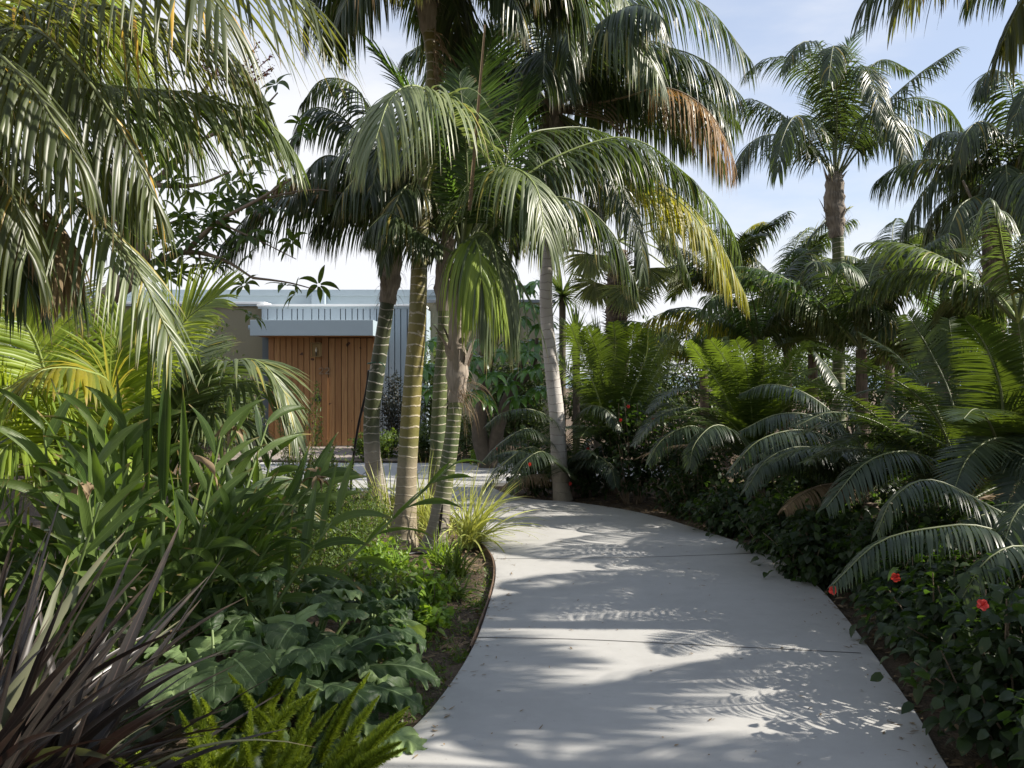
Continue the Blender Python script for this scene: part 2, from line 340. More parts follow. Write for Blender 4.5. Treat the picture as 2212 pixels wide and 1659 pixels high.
M['scheff'] = leafm('umbrella_leaf', (.040, .10, .020), (.08, .17, .04), (.20, .40, .03), .2, .26, rib_c=(.14, .22, .06), tipa=0, spec=.7)  # brightened green paints in sunlight that the whorls do not get
M['bgleaf'] = leafm('far_leaf', (.035, .065, .022), (.075, .11, .04), (.18, .26, .04), .25, .5, tipa=.1)
M['fan'] = leafm('fan_leaf', (.10, .14, .04), (.19, .22, .07), (.36, .38, .06), .3, .45, tip=(.4, .3, .16), tipa=.9)
M['blackleaf'] = leafm('dark_twiggy_leaf', (.016, .022, .016), (.035, .04, .028), (.05, .06, .02), .1, .45, tipa=0)
M['grass'] = leafm('lawn_grass', (.12, .22, .03), (.20, .32, .05), (.35, .52, .04), .3, .5)
M['rachis'] = plain('rachis_green', (.20, .25, .07), .45, nscale=6)
M['rachis_d'] = plain('rachis_dull', (.12, .14, .055), .5, nscale=6)
M['rachis_b'] = plain('rachis_brown', (.22, .16, .10), .7, nscale=9)
M['trunkG'] = trunkm('ringed_green_trunk', (.06, .085, .030), (.11, .13, .035), (.24, .20, .15), (.40, .36, .28), .088, .12, .25, .5)
M['trunkD'] = trunkm('close_ringed_trunk', (.07, .095, .032), (.13, .14, .04), (.26, .23, .19), (.40, .36, .29), .056, .16, .25, .5)
M['trunkA'] = trunkm('ringed_dark_trunk', (.040, .055, .028), (.075, .085, .035), (.30, .27, .23), (.40, .37, .32), .105, .11, .5, .95, blotch=.8)
M['trunkB'] = trunkm('ringed_yellow_trunk', (.13, .13, .035), (.21, .165, .04), (.30, .25, .17), (.44, .38, .29), .097, .13, .55, .9, blotch=.75)
M['trunkW'] = trunkm('pale_grey_trunk', (.44, .41, .38), (.52, .49, .46), (.30, .26, .20), (.24, .21, .19), .105, .08, .15, .6, blotch=.25)
M['trunkF'] = fibrem('fibrous_brown_trunk', (.06, .042, .032), (.19, .14, .10))
M['shaft'] = fibrem('dry_crownshaft', (.13, .105, .085), (.32, .27, .22))
M['shaft2'] = fibrem('grey_crownshaft', (.22, .18, .14), (.38, .32, .26))
M['bark'] = plain('grey_bark', (.20, .15, .11), .85, nscale=14, namp=.5, bump=.6)
M['bark2'] = plain('dark_bark', (.085, .068, .05), .85, nscale=14, namp=.5, bump=.6)
M['stem'] = plain('green_stem', (.12, .17, .05), .5, nscale=8)
M['twig'] = plain('brown_twig', (.16, .12, .08), .8, nscale=12)
M['red'] = leafm('red_petal', (.36, .018, .015), (.52, .04, .03), (.7, .06, .03), .3, .5, tip=(.7, .1, .06), tipa=0)
M['redberry'] = plain('dark_red_berries', (.26, .025, .03), .5)
M['black'] = plain('black_plastic', (.012, .012, .013), .45)
M['tie'] = plain('green_tie', (.02, .09, .05), .5)

# ------------------------------------------------------------------ ground, path, deck, lawn, sea
def ground_mat():
    m, N, Lk, bs = newmat('mulch_soil')
    a = noise(N, Lk, 9, 6, rough=.7); b = noise(N, Lk, 60, 4, rough=.7); c = noise(N, Lk, .8, 3)
    col = mixn(N, Lk, smooth(N, Lk, a, .35, .65), (.050, .033, .022), (.15, .10, .065)); col = mixn(N, Lk, smooth(N, Lk, b, .45, .7), col, (.24, .17, .11))
    col = mixn(N, Lk, mathn(N, Lk, 'MULTIPLY', c, .4), col, (.06, .055, .03))
    Lk.new(col, bs.inputs['Base Color']); bs.inputs['Roughness'].default_value = .95
    bumpn(N, Lk, mathn(N, Lk, 'ADD', a, b), 1.0, .03, bs); return m
def conc_mat(name='concrete', tint=(.40, .395, .38)):
    m, N, Lk, bs = newmat(name)
    a = noise(N, Lk, 1.3, 5, rough=.6); b = noise(N, Lk, 7, 6, rough=.65); c = noise(N, Lk, 120, 3, rough=.7)
    col = mixn(N, Lk, smooth(N, Lk, a, .3, .7), tuple(v * .86 for v in tint), tint); col = mixn(N, Lk, mathn(N, Lk, 'MULTIPLY', smooth(N, Lk, b, .35, .75), .35), col, tuple(v * 1.13 for v in tint))
    col = mixn(N, Lk, mathn(N, Lk, 'MULTIPLY', c, .22), col, tuple(v * .6 for v in tint))
    st = smooth(N, Lk, noise(N, Lk, 2.6, 7, rough=.75), .52, .70); col = mixn(N, Lk, mathn(N, Lk, 'MULTIPLY', st, .42), col, tuple(v * .62 for v in tint)); sp_ = smooth(N, Lk, noise(N, Lk, 34, 2), .72, .74); col = mixn(N, Lk, mathn(N, Lk, 'MULTIPLY', sp_, .5), col, (.12, .10, .08))
    Lk.new(col, bs.inputs['Base Color']); bs.inputs['Roughness'].default_value = .72; bs.inputs['Specular IOR Level'].default_value = .4
    bumpn(N, Lk, mathn(N, Lk, 'ADD', b, mathn(N, Lk, 'MULTIPLY', c, .4)), .25, .004, bs); return m
M['soil'] = ground_mat(); M['conc'] = conc_mat()
mb = MB()
# soil sheet: finer near the camera, with a gentle roughness; reaches the horizon
xs = np.concatenate((np.array([-1500, -300, -60, -25]), np.linspace(-12, 12, 161), np.array([25, 60, 300, 1500])))
ys = np.concatenate((np.array([-400, -60, -15, -4]), np.linspace(0, 22, 160), np.array([30, 50, 80, 110])))
XX, YY = np.meshgrid(xs, ys); ZZ = rng.normal(0, .010, XX.shape) - .045 + .012 * np.sin(XX * 3.1) * np.cos(YY * 2.3)
V = np.stack((XX, YY, ZZ), -1).reshape(-1, 3); nx = len(xs); i = np.arange(len(ys) - 1)[:, None] * nx; j = np.arange(nx - 1)[None]
mb.add(V, np.stack((i + j, i + j + 1, i + nx + j + 1, i + nx + j), -1).reshape(-1, 4))
tag(mb.obj('ground', M['soil']), kind='structure')
mb = MB(); mb.add([(-2500, 110, -.9), (2500, 110, -.9), (2500, 2800, -.9), (-2500, 2800, -.9)], [(0, 1, 2, 3)])
tag(mb.obj('sea', plain('sea_water', (.05, .11, .18), .25)), kind='structure')

LE = [(-.95, 1.5), (-.80, 2.6), (-.586, 3.61), (-.39, 4.26), (-.235, 5.2), (-.16, 6.3), (-.135, 7.1), (-.17, 7.8), (-.30, 8.5), (-.50, 9.3), (-.72, 10.2), (-1.2, 11.3), (-2.2, 12.2), (-4.4, 12.8)]
RE = [(1.45, 1.5), (1.62, 2.6), (1.78, 3.61), (1.93, 4.26), (2.15, 5.5), (2.31, 6.6), (2.34, 7.3), (2.27, 8.1), (1.95, 9.2), (1.5, 10.3), (.85, 11.1), (.12, 11.6), (-.35, 13.0), (-.2, 14.2)]
Ls, _ = spline(np.array([(*p, 0) for p in LE]), 90); Rs, _ = spline(np.array([(*p, 0) for p in RE]), 90)
def slab(mb, Lp, Rp, z, th):
    n = len(Lp); a = Lp.copy(); b = Rp.copy(); a[:, 2] = z; b[:, 2] = z; a2 = a.copy(); b2 = b.copy(); a2[:, 2] -= th; b2[:, 2] -= th
    e = .006; ai = a.copy(); bi = b.copy(); d = nrm(b - a); a_e = a + d * 0; ai = a + d * e; bi = b - d * e; a_e[:, 2] -= e; b_e = b.copy(); b_e[:, 2] -= e
    for A_, B_ in ((ai, bi), (a_e, ai), (bi, b_e), (a2, a_e), (b_e, b2)):
        mb.add(np.vstack((A_, B_)), [(k, k + 1, n + k + 1, n + k) for k in range(n - 1)])
mb = MB(); slab(mb, Ls, Rs, 0.0, .10)
path = tag(mb.obj('path', M['conc'], smooth=False), kind='structure')
# far paved court behind the two beds
mb = MB()
fa = np.array([(-4.6, 16.3, 0), (-3, 16.2, 0), (-.2, 16.15, 0), (2.4, 16.3, 0), (3.2, 16.4, 0)]); fb = np.array([(-4.6, 12.9, 0), (-3, 12.3, 0), (-.2, 13.2, 0), (2.4, 14.2, 0), (3.2, 14.4, 0)])
fa, _ = spline(fa, 30); fb, _ = spline(fb, 30); slab(mb, fb, fa, -.004, .10)
tag(mb.obj('courtyard_paving', conc_mat('concrete_far', (.50, .49, .47)), smooth=False), kind='structure')
# saw-cut joints
mj = plain('joint_dark', (.07, .068, .065), .9)
def joint(pts, w=.012):
    mb = MB(); p, _ = spline(np.array(pts), 20); d = nrm(np.gradient(p, axis=0)); s = np.stack((-d[:, 1], d[:, 0], d[:, 2] * 0), 1) * w / 2
    q = p.copy(); q[:, 2] = .0015
    mb.add(np.vstack((q - s, q + s)), [(k, k + 1, 20 + k + 1, 20 + k) for k in range(19)])
    o = mb.obj('path_joint', mj, path); return o
joint([G(1073, 1207), G(1330, 1205), G(1500, 1200), G(1682, 1193)])
joint([G(1032, 1377), G(1240, 1381), G(1440, 1390), G(1860, 1411)])
joint([G(985, 1092), G(1150, 1088), G(1240, 1083)], .009)
joint([(-2.6, 12.45, 0), (-2.4, 14, 0), (-2.5, 16, 0)], .012)
# thin steel edging along the planted island
mb = MB(); e0, _ = spline(np.array([(*p, 0) for p in LE[4:11]]), 40); dd = nrm(np.gradient(e0, axis=0)); ss = np.stack((-dd[:, 1], dd[:, 0], dd[:, 2] * 0), 1)
a = e0 + ss * .006; b = e0 + ss * .014; n = 40
for A_, B_, z0, z1 in ((b, b, -.1, .012), (a, b, .012, .012), (a, a, .012, -.1)):
    q0 = A_.copy(); q1 = B_.copy(); q0[:, 2] = z0; q1[:, 2] = z1; mb.add(np.vstack((q0, q1)), [(k, k + 1, n + k + 1, n + k) for k in range(n - 1)])
tag(mb.obj('garden_edging', plain('rusty_edging', (.14, .09, .06), .8, nscale=20, namp=.4)), 'thin rusty edging strip between planted island and pale path', 'edging')
# timber deck before the door
mb = MB(); wd = plain('grey_deck_wood', (.26, .225, .20), .8, nscale=18, namp=.3, bump=.3)
for k in range(12):
    x = -5.6 + k * .29; box(mb, x, x + .275, 16.6, 19.55, -.02, .02, 0, .004)
tag(mb.obj('timber_deck', wd, smooth=False), 'grey timber boards of the deck in front of the wooden door', 'deck')
# lawn showing behind the right-hand bed
mb = MB(); n = 9000; pp = np.stack((rng.uniform(3.0, 8.5, n), rng.uniform(8.6, 13.6, n), np.full(n, -.05)), 1)
dd = nrm(rng.normal(0, .35, (n, 3)) + (0, 0, 1)); blades(mb, pp, dd, rng.normal(0, 1, (n, 3)), rng.uniform(.05, .12, n), .008, pr_grass, 2, .3)
tag(mb.obj('lawn', M['grass']), 'bright green lawn seen behind the hibiscus hedge', 'grass', kind='stuff')

# ------------------------------------------------------------------ the house
YF = 19.8
def X(u, y=YF): return (u - CX) / F * y
def Z(v, y=YF): return H - (v - HY) / F * y
house = thing('house', 'low flat-roofed pale blue house with a cedar clad entrance', 'house', (X(700), YF, 0))
mw = {}
mw['blue'] = plain('pale_blue_paint', (.31, .38, .43), .6, nscale=30, namp=.05, bump=.08)
mw['blue2'] = plain('pale_blue_fascia', (.32, .39, .43), .5, nscale=4, namp=.06)
mw['cap'] = plain('white_metal_cap', (.78, .80, .80), .45)
mw['stucco'] = plain('olive_stucco', (.215, .20, .135), .9, nscale=60, namp=.12, bump=.5)
def cedar(name):
    m, N, Lk, bs = newmat(name); tcn = N.new('ShaderNodeTexCoord'); sx = N.new('ShaderNodeSeparateXYZ'); Lk.new(tcn.outputs['Object'], sx.inputs[0])
    cmb = N.new('ShaderNodeCombineXYZ'); Lk.new(mathn(N, Lk, 'MULTIPLY', sx.outputs[0], 22), cmb.inputs[0]); Lk.new(mathn(N, Lk, 'MULTIPLY', sx.outputs[2], 1.6), cmb.inputs[2])
    _, _, r = lpn(N, Lk)
    Lk.new(mathn(N, Lk, 'MULTIPLY', r, 30), cmb.inputs[1])
    g = noise(N, Lk, 1.5, 5, cmb.outputs[0], .6)
    c = mixn(N, Lk, r, (.27, .13, .043), (.39, .22, .085)); c = mixn(N, Lk, mathn(N, Lk, 'MULTIPLY', smooth(N, Lk, g, .4, .7), .55), c, (.21, .085, .028))
    k = smooth(N, Lk, noise(N, Lk, 6, 1), .73, .76); c = mixn(N, Lk, k, c, (.06, .02, .01))
    Lk.new(c, bs.inputs['Base Color']); bs.inputs['Roughness'].default_value = .55; bumpn(N, Lk, g, .2, .003, bs); return m
mw['cedar'] = cedar('cedar_boards'); mw['gap'] = plain('dark_gap', (.02, .012, .008), .9)
def hp(name, mat, *boxes, smooth=False, parent=house, bev=.004):
    mb = MB()
    for b in boxes: box(mb, *b, 0, bev)
    return mb.obj(name, mat, parent, smooth)
# upper roof block and fascia
hp('roof_fascia', mw['blue2'], (X(128), X(934), YF + 1.2, YF + 1.24, Z(655, 21) - .2, Z(638, 21)), (X(126), X(936), YF + 1.14, YF + 1.30, Z(639, 21), Z(626, 21)), (X(936) - .2, X(936), YF + 1.3, YF + 8, Z(655, 21) - .2, Z(626, 21)))
hp('roof', plain('roof_membrane', (.5, .5, .5), .8), (X(128), X(934), YF + 1.3, YF + 9, Z(655, 21) - .1, Z(630, 21)))
hp('roof_box', mw['blue'], (X(651), X(681), YF + 1.0, YF + 1.2, Z(657, 20.8), Z(632, 20.8)))
hp('roof_cap', mw['cap'], (X(556), X(918), YF - .06, YF + 1.2, Z(662), Z(657.5)), (X(30), X(566), YF + .2, YF + 1.2, Z(657, 20), Z(652, 20)))
hp('cap_trim', mw['blue2'], (X(558), X(916), YF - .04, YF + .02, Z(667), Z(662)), (X(30), X(564), YF + .22, YF + .27, Z(661, 20), Z(657, 20)))
hp('stucco_wall', mw['stucco'], (X(20), X(566), YF + .3, YF + .5, -.1, Z(660, 20)))
hp('stucco_wall', mw['stucco'], (X(905), X(1196), YF + .9, YF + 1.1, -.1, Z(655, 20.8)), (X(1188), X(1196), YF + 1.1, YF + 6, -.1, Z(655, 20.8)))
hp('wall_cap', plain('grey_wall_cap', (.16, .18, .20), .5), (X(900), X(1204), YF + .86, YF + 1.15, Z(655, 20.8), Z(648, 20.8)))
hp('house_core', mw['stucco'], (X(130), X(915), YF + 1.25, YF + 8, -.1, Z(640, 21) - .3))
# board siding above and right of the entrance
lines = [565, 579, 599, 611, 631, 643, 655, 674, 689, 702, 714, 736, 747, 761, 773, 785, 800, 814, 826, 840, 853, 866, 880, 894, 908, 918]
mb = MB()
for a_, b_ in zip(lines[:-1], lines[1:]):
    z0 = Z(725) if b_ <= 815 else -.05
    box(mb, X(a_) + .010, X(b_) - .010, YF - .03, YF + .02, z0, Z(667), 0, .003)
mb.obj('siding', mw['blue'], house, False)
hp('siding_backing', plain('siding_gap', (.10, .125, .14), .8), (X(566), X(918), YF + .021, YF + .2, -.05, Z(667)))
hp('corner_trim', mw['blue'], (X(918) + .001, X(922), YF - .04, YF + .9, -.05, Z(667)))
# canopy
YC = 18.75
hp('canopy', mw['blue2'], (X(540, YC), X(806, YC), YC, YC + .06, Z(725, YC), Z(691, YC)), (X(540, YC), X(540, YC) + .06, YC + .06, YF - .03, Z(725, YC), Z(691, YC)), (X(806, YC) - .06, X(806, YC), YC + .06, YF - .03, Z(725, YC), Z(691, YC)))
hp('canopy_top', mw['cap'], (X(540, YC) + .06, X(806, YC) - .06, YC + .06, YF - .03, Z(700, YC), Z(696, YC)))
hp('soffit', mw['cedar'], (X(540, YC) + .06, X(806, YC) - .06, YC + .06, YF - .03, Z(725, YC) + .004, Z(725, YC) + .04))
mb = MB(); tube(mb, [(X(528, YC), YC + .3, Z(706, YC)), (X(541, YC), YC + .3, Z(706, YC))], .05, 10); mb.obj('spout', mw['blue'], house)
# cedar cladding, each board a box with its own tone
mb = MB()
def boards(mb, u0, u1, n, y, v0, v1, th=.03):
    for k in range(n):
        a_ = X(u0 + (u1 - u0) * k / n) + .006; b_ = X(u0 + (u1 - u0) * (k + 1) / n) - .006
        s = mb.n; m2 = MB(); box(m2, a_, b_, y, y + th, Z(v1), Z(v0), 0, .003)
        v = np.concatenate(m2.v); r = rng.random()
        off = 0
        for vv, ff in zip(m2.v, m2.f4 if False else [None] * len(m2.v)): pass
        for fq in m2.f4: mb.add(v[fq.ravel()], [(0, 1, 2, 3)], np.tile((0, 0, r), (4, 1)))
        for fq in m2.f3: mb.add(v[fq.ravel()], [(0, 1, 2)], np.tile((0, 0, r), (3, 1)))
boards(mb, 582, 697, 9, YF - .10, 724, 966); boards(mb, 697, 712, 1, YF - .13, 724, 966); boards(mb, 808, 820, 1, YF - .13, 724, 966)
mb.obj('cladding', mw['cedar'], house, False)
hp('cladding_backing', mw['gap'], (X(582), X(820), YF - .069, YF - .03, 0, Z(724)))
door = thing('door', '', '', (X(760), YF - .1, 0)); del door['label']; del door['category']; 
bpy.data.objects.remove(door)
mb = MB(); boards(mb, 712, 808, 7, YF - .105, 731, 963); door = mb.obj('door', mw['cedar'], house, False)
def dpart(name, mat, mb, smooth=True):
    o = mb.obj(name, mat, None, smooth); o.parent = door; return o
mb = MB(); boards(mb, 712, 808, 7, YF - .125, 724, 730); dpart('door_head', mw['cedar'], mb, False)
metal = plain('brushed_steel', (.55, .55, .55), .3, 1.0); brass = plain('aged_brass', (.24, .17, .08), .45, .8)
mb = MB(); hx = X(725.5); tube(mb, [(hx, YF - .18, Z(876)), (hx, YF - .18, Z(843))], .013, 10)
tube(mb, [(hx, YF - .18, Z(872)), (hx, YF - .10, Z(872))], .009, 8); tube(mb, [(hx, YF - .18, Z(847)), (hx, YF - .10, Z(847))], .009, 8); dpart('handle', metal, mb)
mb = MB(); lx = X(711.5); tube(mb, [(lx, YF - .150, Z(862)), (lx, YF - .10, Z(862))], .027, 14); tube(mb, [(lx, YF - .156, Z(862)), (lx, YF - .150, Z(862))], .010, 10, 1); dpart('lock', [metal, M['black']], mb)
hp('threshold', metal, (X(712), X(808), YF - .2, YF - .10, .0, .03))
# number 22
mb = MB()
for u0 in (692, 705):
    w = X(u0 + 9) - X(u0); h = Z(795) - Z(808); y = YF - .16; x0 = X(u0); z0 = Z(808)
    seg = [(0.05, .78), (.12, .95), (.35, 1.0), (.75, 1.0), (.95, .88), (.95, .68), (.7, .45), (.3, .22), (.03, .03), (1.0, .03)]
    pts = [(x0 + a_ * w, y, z0 + b_ * h) for a_, b_ in seg]
    for p, q in zip(pts[:-1], pts[1:]):
        d = np.array(q) - np.array(p); d = d / np.linalg.norm(d); s = np.array((-d[2], 0, d[0])) * .008; p_ = np.array(p) - d * .004; q_ = np.array(q) + d * .004
        F_ = np.array([p_ - s, p_ + s, q_ + s, q_ - s]); Bk = F_ + (0, .03, 0)
        mb.add(np.vstack((F_, Bk)), [(0, 1, 2, 3), (4, 7, 6, 5), (0, 4, 5, 1), (1, 5, 6, 2), (2, 6, 7, 3), (3, 7, 4, 0)])
mb.obj('house_number', plain('number_metal', (.33, .25, .18), .4, .5), house, False)
hp('intercom', M['black'], (X(682.5), X(695.5), YF - .14, YF - .10, Z(867), Z(857)))
# wall lantern
lan = thing('wall_lantern', 'square brass wall lantern with a clear bulb on cedar boards', 'lantern', (X(687), YF - .11, Z(755)))
x0, x1, z0, z1 = X(676.5), X(698), Z(770), Z(742); y0, y1 = YF - .30, YF - .11; fw = .014
mb = MB()
for xx in (x0, x1 - fw):
    for yy in (y0, y1 - fw): box(mb, xx, xx + fw, yy, yy + fw, z0, z1, 0, .002)
for zz in (z0 - fw, z1): box(mb, x0 - .004, x1 + .004, y0 - .004, y1, zz, zz + fw, 0, .002)
mb.obj('lantern_frame', brass, lan, False)
mb = MB(); box(mb, x0, x1, y1 + .001, y1 + .008, z0, z1, 0); mb.obj('back_plate', brass, lan, False)
mb = MB(); cxx = (x0 + x1) / 2; cy = (y0 + y1) / 2; zz = np.linspace(0, 1, 9); rr = .022 * np.array([.35, .7, .95, 1, .95, .8, .55, .4, .35])
tube(mb, [(cxx, cy, z0 + .09 + q * .11) for q in zz], rr, 12); mb.obj('bulb', plain('clear_bulb', (.75, .72, .62), .1), lan)
mb = MB(); tube(mb, [(cxx, cy, z0), (cxx, cy, z0 + .09)], .014, 10); mb.obj('bulb_holder', M['black'], lan)

# ------------------------------------------------------------------ palms
def trunk(parent, pts, mat, sp_=0, name='trunk', sides=16, jit=0.0, flare=None):
    """pts: (u,v,y,r) picture waypoints with radius"""
    q = np.array([(*P(u, v, y), r) for u, v, y, r in pts]); L = np.linalg.norm(np.diff(q[:, :3], axis=0), axis=1).sum()
    m = max(12, int(L / .024)); c, s = spline(q, m); r = c[:, 3].copy()
    if sp_: r *= 1 + .03 * (np.abs(((s / sp_) % 1) - .5) * 2) ** 6
    mb = MB(); tube(mb, c[:, :3], r, sides, s=s, jit=jit); return mb.obj(name, mat, parent)
def shaft(parent, pts, mat, name='crownshaft', flakes=10, seed=1):
    q = np.array([(*P(u, v, y), r) for u, v, y, r in pts]); c, s = spline(q, 22); mb = MB(); tube(mb, c[:, :3], c[:, 3] * (1 + .06 * np.sin(s * 30)), 14, s=s, jit=.05)
    k = rng.integers(1, 19, flakes); an = rng.random(flakes) * 6.28; out = np.stack((np.cos(an), np.sin(an), an * 0), 1)
    O = c[k, :3] + out * c[k, 3][:, None] * .95; D = out * .35 + np.array((0, 0, 1.0)); W = np.cross(out, (0, 0, 1.0))
    blades(mb, O, D, W, rng.uniform(.15, .35, flakes), rng.uniform(.04, .10, flakes), pr_strap, 4, rng.uniform(-.3, 1.0, flakes), .3)
    n2 = flakes * 4; k = rng.integers(0, 10, n2); an = rng.random(n2) * 6.28; out = np.stack((np.cos(an), np.sin(an), an * 0), 1)
    blades(mb, c[k, :3] + out * c[k, 3][:, None], out + rng.normal(0, .4, (n2, 3)), rng.normal(0, 1, (n2, 3)), rng.uniform(.08, .25, n2), .004, pr_grass, 4, 2.5)
    return mb.obj(name, mat, parent)
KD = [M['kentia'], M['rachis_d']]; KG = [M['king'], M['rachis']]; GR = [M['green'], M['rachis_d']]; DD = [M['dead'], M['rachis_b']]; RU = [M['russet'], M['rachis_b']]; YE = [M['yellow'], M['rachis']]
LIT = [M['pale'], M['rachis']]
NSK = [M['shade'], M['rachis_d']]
def crown(parent, base, n, L, el0, el1, g, sp='kentia', mats=None, sc=1.0, az0=0, arc_=2 * math.pi, mix=None, **kw):
    for k in range(n):
        az = az0 + arc_ * (k + rng.uniform(-.25, .25)) / n; f = (k * .618) % 1; el = el0 + (el1 - el0) * f
        m = mats or KD
        if mix and rng.random() < mix[1]: m = mix[0]
        frond(arc(base, az, el, L * rng.uniform(.85, 1.1), g * rng.uniform(.8, 1.2)), sp, parent, m, sc=sc, az=az, **kw)

# A
t = thing('palm_tree', 'leftmost trunk of the four palms in the island, dark green rings and a green tie', 'palm', P(822, 1110, 10.4))
trunk(t, [(826, 1112, 10.4, .135), (822, 1085, 10.4, .115), (806, 1000, 10.35, .098), (803, 900, 10.3, .094), (815, 800, 10.2, .088), (829, 710, 10.15, .083), (837, 650, 10.1, .08)], M['trunkA'], .105)
shaft(t, [(836, 655, 10.1, .088), (843, 610, 10.1, .11), (850, 560, 10.05, .10), (860, 500, 10, .085), (866, 455, 10, .06)], M['shaft'], flakes=12)
mb = MB(); c = P(812, 783, 10.2); an = np.linspace(0, 6.28, 17); tube(mb, np.stack((c[0] + np.cos(an) * .094, c[1] + np.sin(an) * .094, c[2] + .012 * np.cos(an)), 1), .008, 6, cap=False)
tube(mb, [c + (.05, -.09, 0), c + (.10, -.14, -.02), c + (.13, -.13, -.06)], .006, 5); mb.obj('tie', M['tie'], t)
frond(pxs([(862, 480, 10), (780, 425, 9.8), (650, 420, 9.5), (560, 445, 9.3), (478, 530, 9.2)]), 'kentia', t, KD, L=0.85, n=90)
frond(pxs([(862, 470, 10), (800, 330, 10), (735, 250, 10), (670, 235, 10), (630, 300, 10)]), 'kentia', t, KD, L=0.65)
frond(pxs([(862, 470, 10), (820, 300, 10.2), (770, 190, 10.4), (700, 170, 10.5), (655, 220, 10.5)]), 'kentia', t, KD, L=0.59)
frond(pxs([(862, 480, 10), (800, 400, 9.7), (730, 340, 9.4), (680, 350, 9.2), (640, 420, 9.1)]), 'kentia', t, KD, L=0.59)
frond(pxs([(855, 500, 10), (760, 430, 9.9), (640, 385, 9.8), (570, 430, 9.8), (500, 540, 9.8)]), 'kentia', t, DD, L=0.40, n=60, W=.05, dr=3.5, name='dead_frond')
frond(pxs([(862, 480, 10), (900, 330, 10.4), (930, 300, 10.8), (950, 400, 11)]), 'kentia', t, KD)
frond(pxs([(862, 480, 10), (850, 340, 9.4), (830, 310, 8.9), (800, 420, 8.5)]), 'kentia', t, KD, L=0.65)
crown(t, P(864, 470, 10), 4, 1.5, 1.2, .7, 1.9, az0=.6, arc_=3.0)
# B
t = thing('palm_tree', 'tallest island palm, thick yellow ringed trunk running up past the top of the photo', 'palm', P(872, 1175, 8.6))
trunk(t, [(872, 1185, 8.6, .165), (872, 1150, 8.6, .135), (876, 1090, 8.6, .108), (880, 1000, 8.6, .096), (890, 850, 8.6, .090), (901, 700, 8.6, .086), (908, 520, 8.7, .078), (922, 300, 8.7, .066), (934, 150, 8.75, .060), (926, 60, 8.8, .068)], M['trunkB'], .097)
shaft(t, [(926, 75, 8.8, .07), (922, 20, 8.8, .095), (918, -60, 8.8, .09), (915, -150, 8.8, .06)], M['shaft2'], flakes=16)
mb = MB(); n = 60; zz = rng.uniform(0, 1, n); O = np.array([P(930, 60 + q * 130, 8.75) for q in zz]); an = rng.uniform(-.9, .5, n) - .3; out = np.stack((np.cos(an), np.sin(an), an * 0), 1)
blades(mb, O + out * .06, out + rng.normal(0, .3, (n, 3)), rng.normal(0, 1, (n, 3)), rng.uniform(.15, .38, n), rng.uniform(.008, .03, n), pr_grass, 5, rng.uniform(1.5, 4, n), twist=1.5); mb.obj('dry_strips', M['dead'], t)
bc = P(915, -120, 8.8)
crown(t, bc, 15, 1.75, 1.0, -.1, 2.0, 'kentia', sc=1.1, mix=(YE, .12))
crown(t, bc, 6, 2.4, .8, .1, 2.1, 'kentia', sc=1.2, az0=-1.2, arc_=2.4)
frond(pxs([(915, -120, 8.8), (840, -120, 8.3), (780, -60, 8.0), (740, 20, 7.9)]), 'kentia', t, KD, L=0.71)
frond(pxs([(915, -120, 8.8), (1000, -130, 8.4), (1080, -60, 8.2), (1120, 20, 8.0)]), 'kentia', t, KD, L=0.73)
# C
t = thing('palm_tree', 'third palm trunk of the island, slim mid green, half behind the rightmost one', 'palm', P(930, 1125, 9.6))
trunk(t, [(930, 1130, 9.6, .11), (938, 1080, 9.6, .092), (944, 1000, 9.6, .085), (950, 850, 9.6, .078), (958, 740, 9.6, .072), (960, 665, 9.6, .070)], M['trunkG'], .088)
shaft(t, [(959, 672, 9.6, .076), (958, 620, 9.6, .098), (962, 560, 9.6, .09), (968, 500, 9.6, .06)], M['shaft'])
frond(pxs([(968, 510, 9.6), (900, 400, 9.4), (820, 330, 9.2), (740, 330, 9.1), (690, 420, 9)]), 'kentia', t, KD, L=0.71)
frond(pxs([(968, 510, 9.6), (930, 420, 9.0), (880, 400, 8.6), (840, 480, 8.3), (830, 560, 8.2)]), 'kentia', t, KD, L=0.53)
crown(t, P(968, 510, 9.6), 7, 1.6, 1.25, .5, 2.0, 'kentia', az0=.3)
# D
t = thing('palm_tree', 'rightmost slim ringed palm of the island with split base beside the variegated grass', 'palm', P(940, 1185, 8.3))
trunk(t, [(930, 1192, 8.3, .125), (944, 1150, 8.3, .105), (955, 1080, 8.3, .082), (968, 1000, 8.3, .074), (978, 930, 8.3, .068), (985, 858, 8.3, .064)], M['trunkD'], .056)
mb = MB(); c, s = spline(np.array([P(956, 1090, 8.215), P(950, 1140, 8.19), P(944, 1180, 8.17)]), 10); blades(mb, [c[0]], [c[-1] - c[0]], [(1, 0, 0)], .40, .028, pr_lance, 8); mb.obj('bark_split', plain('split_black', (.008, .006, .005), .9), t)
shaft(t, [(984, 868, 8.3, .068), (987, 820, 8.3, .098), (986, 750, 8.3, .088), (988, 680, 8.3, .075), (995, 610, 8.3, .065), (1003, 560, 8.3, .05)], M['shaft2'], flakes=20)
mb = MB(); n = 46; O = P(998, 850, 8.22) + rng.normal(0, .022, (n, 3)) * (1, 1, 3); blades(mb, O, rng.normal(0, .5, (n, 3)) + (.5, 0, -.2), rng.normal(0, 1, (n, 3)), rng.uniform(.2, .5, n), .005, pr_grass, 6, 2.6, twist=2); mb.obj('root_fibres', M['dead'], t)
b = P(1000, 570, 8.3)
frond(pxs([(1000, 560, 8.3), (1012, 420, 8.1), (978, 265, 7.9), (940, 208, 7.7), (888, 184, 7.45), (842, 215, 7.2), (812, 300, 7.0)]), 'king', t, LIT, dr=2.4, L=1.0, n=92, t0=.38)
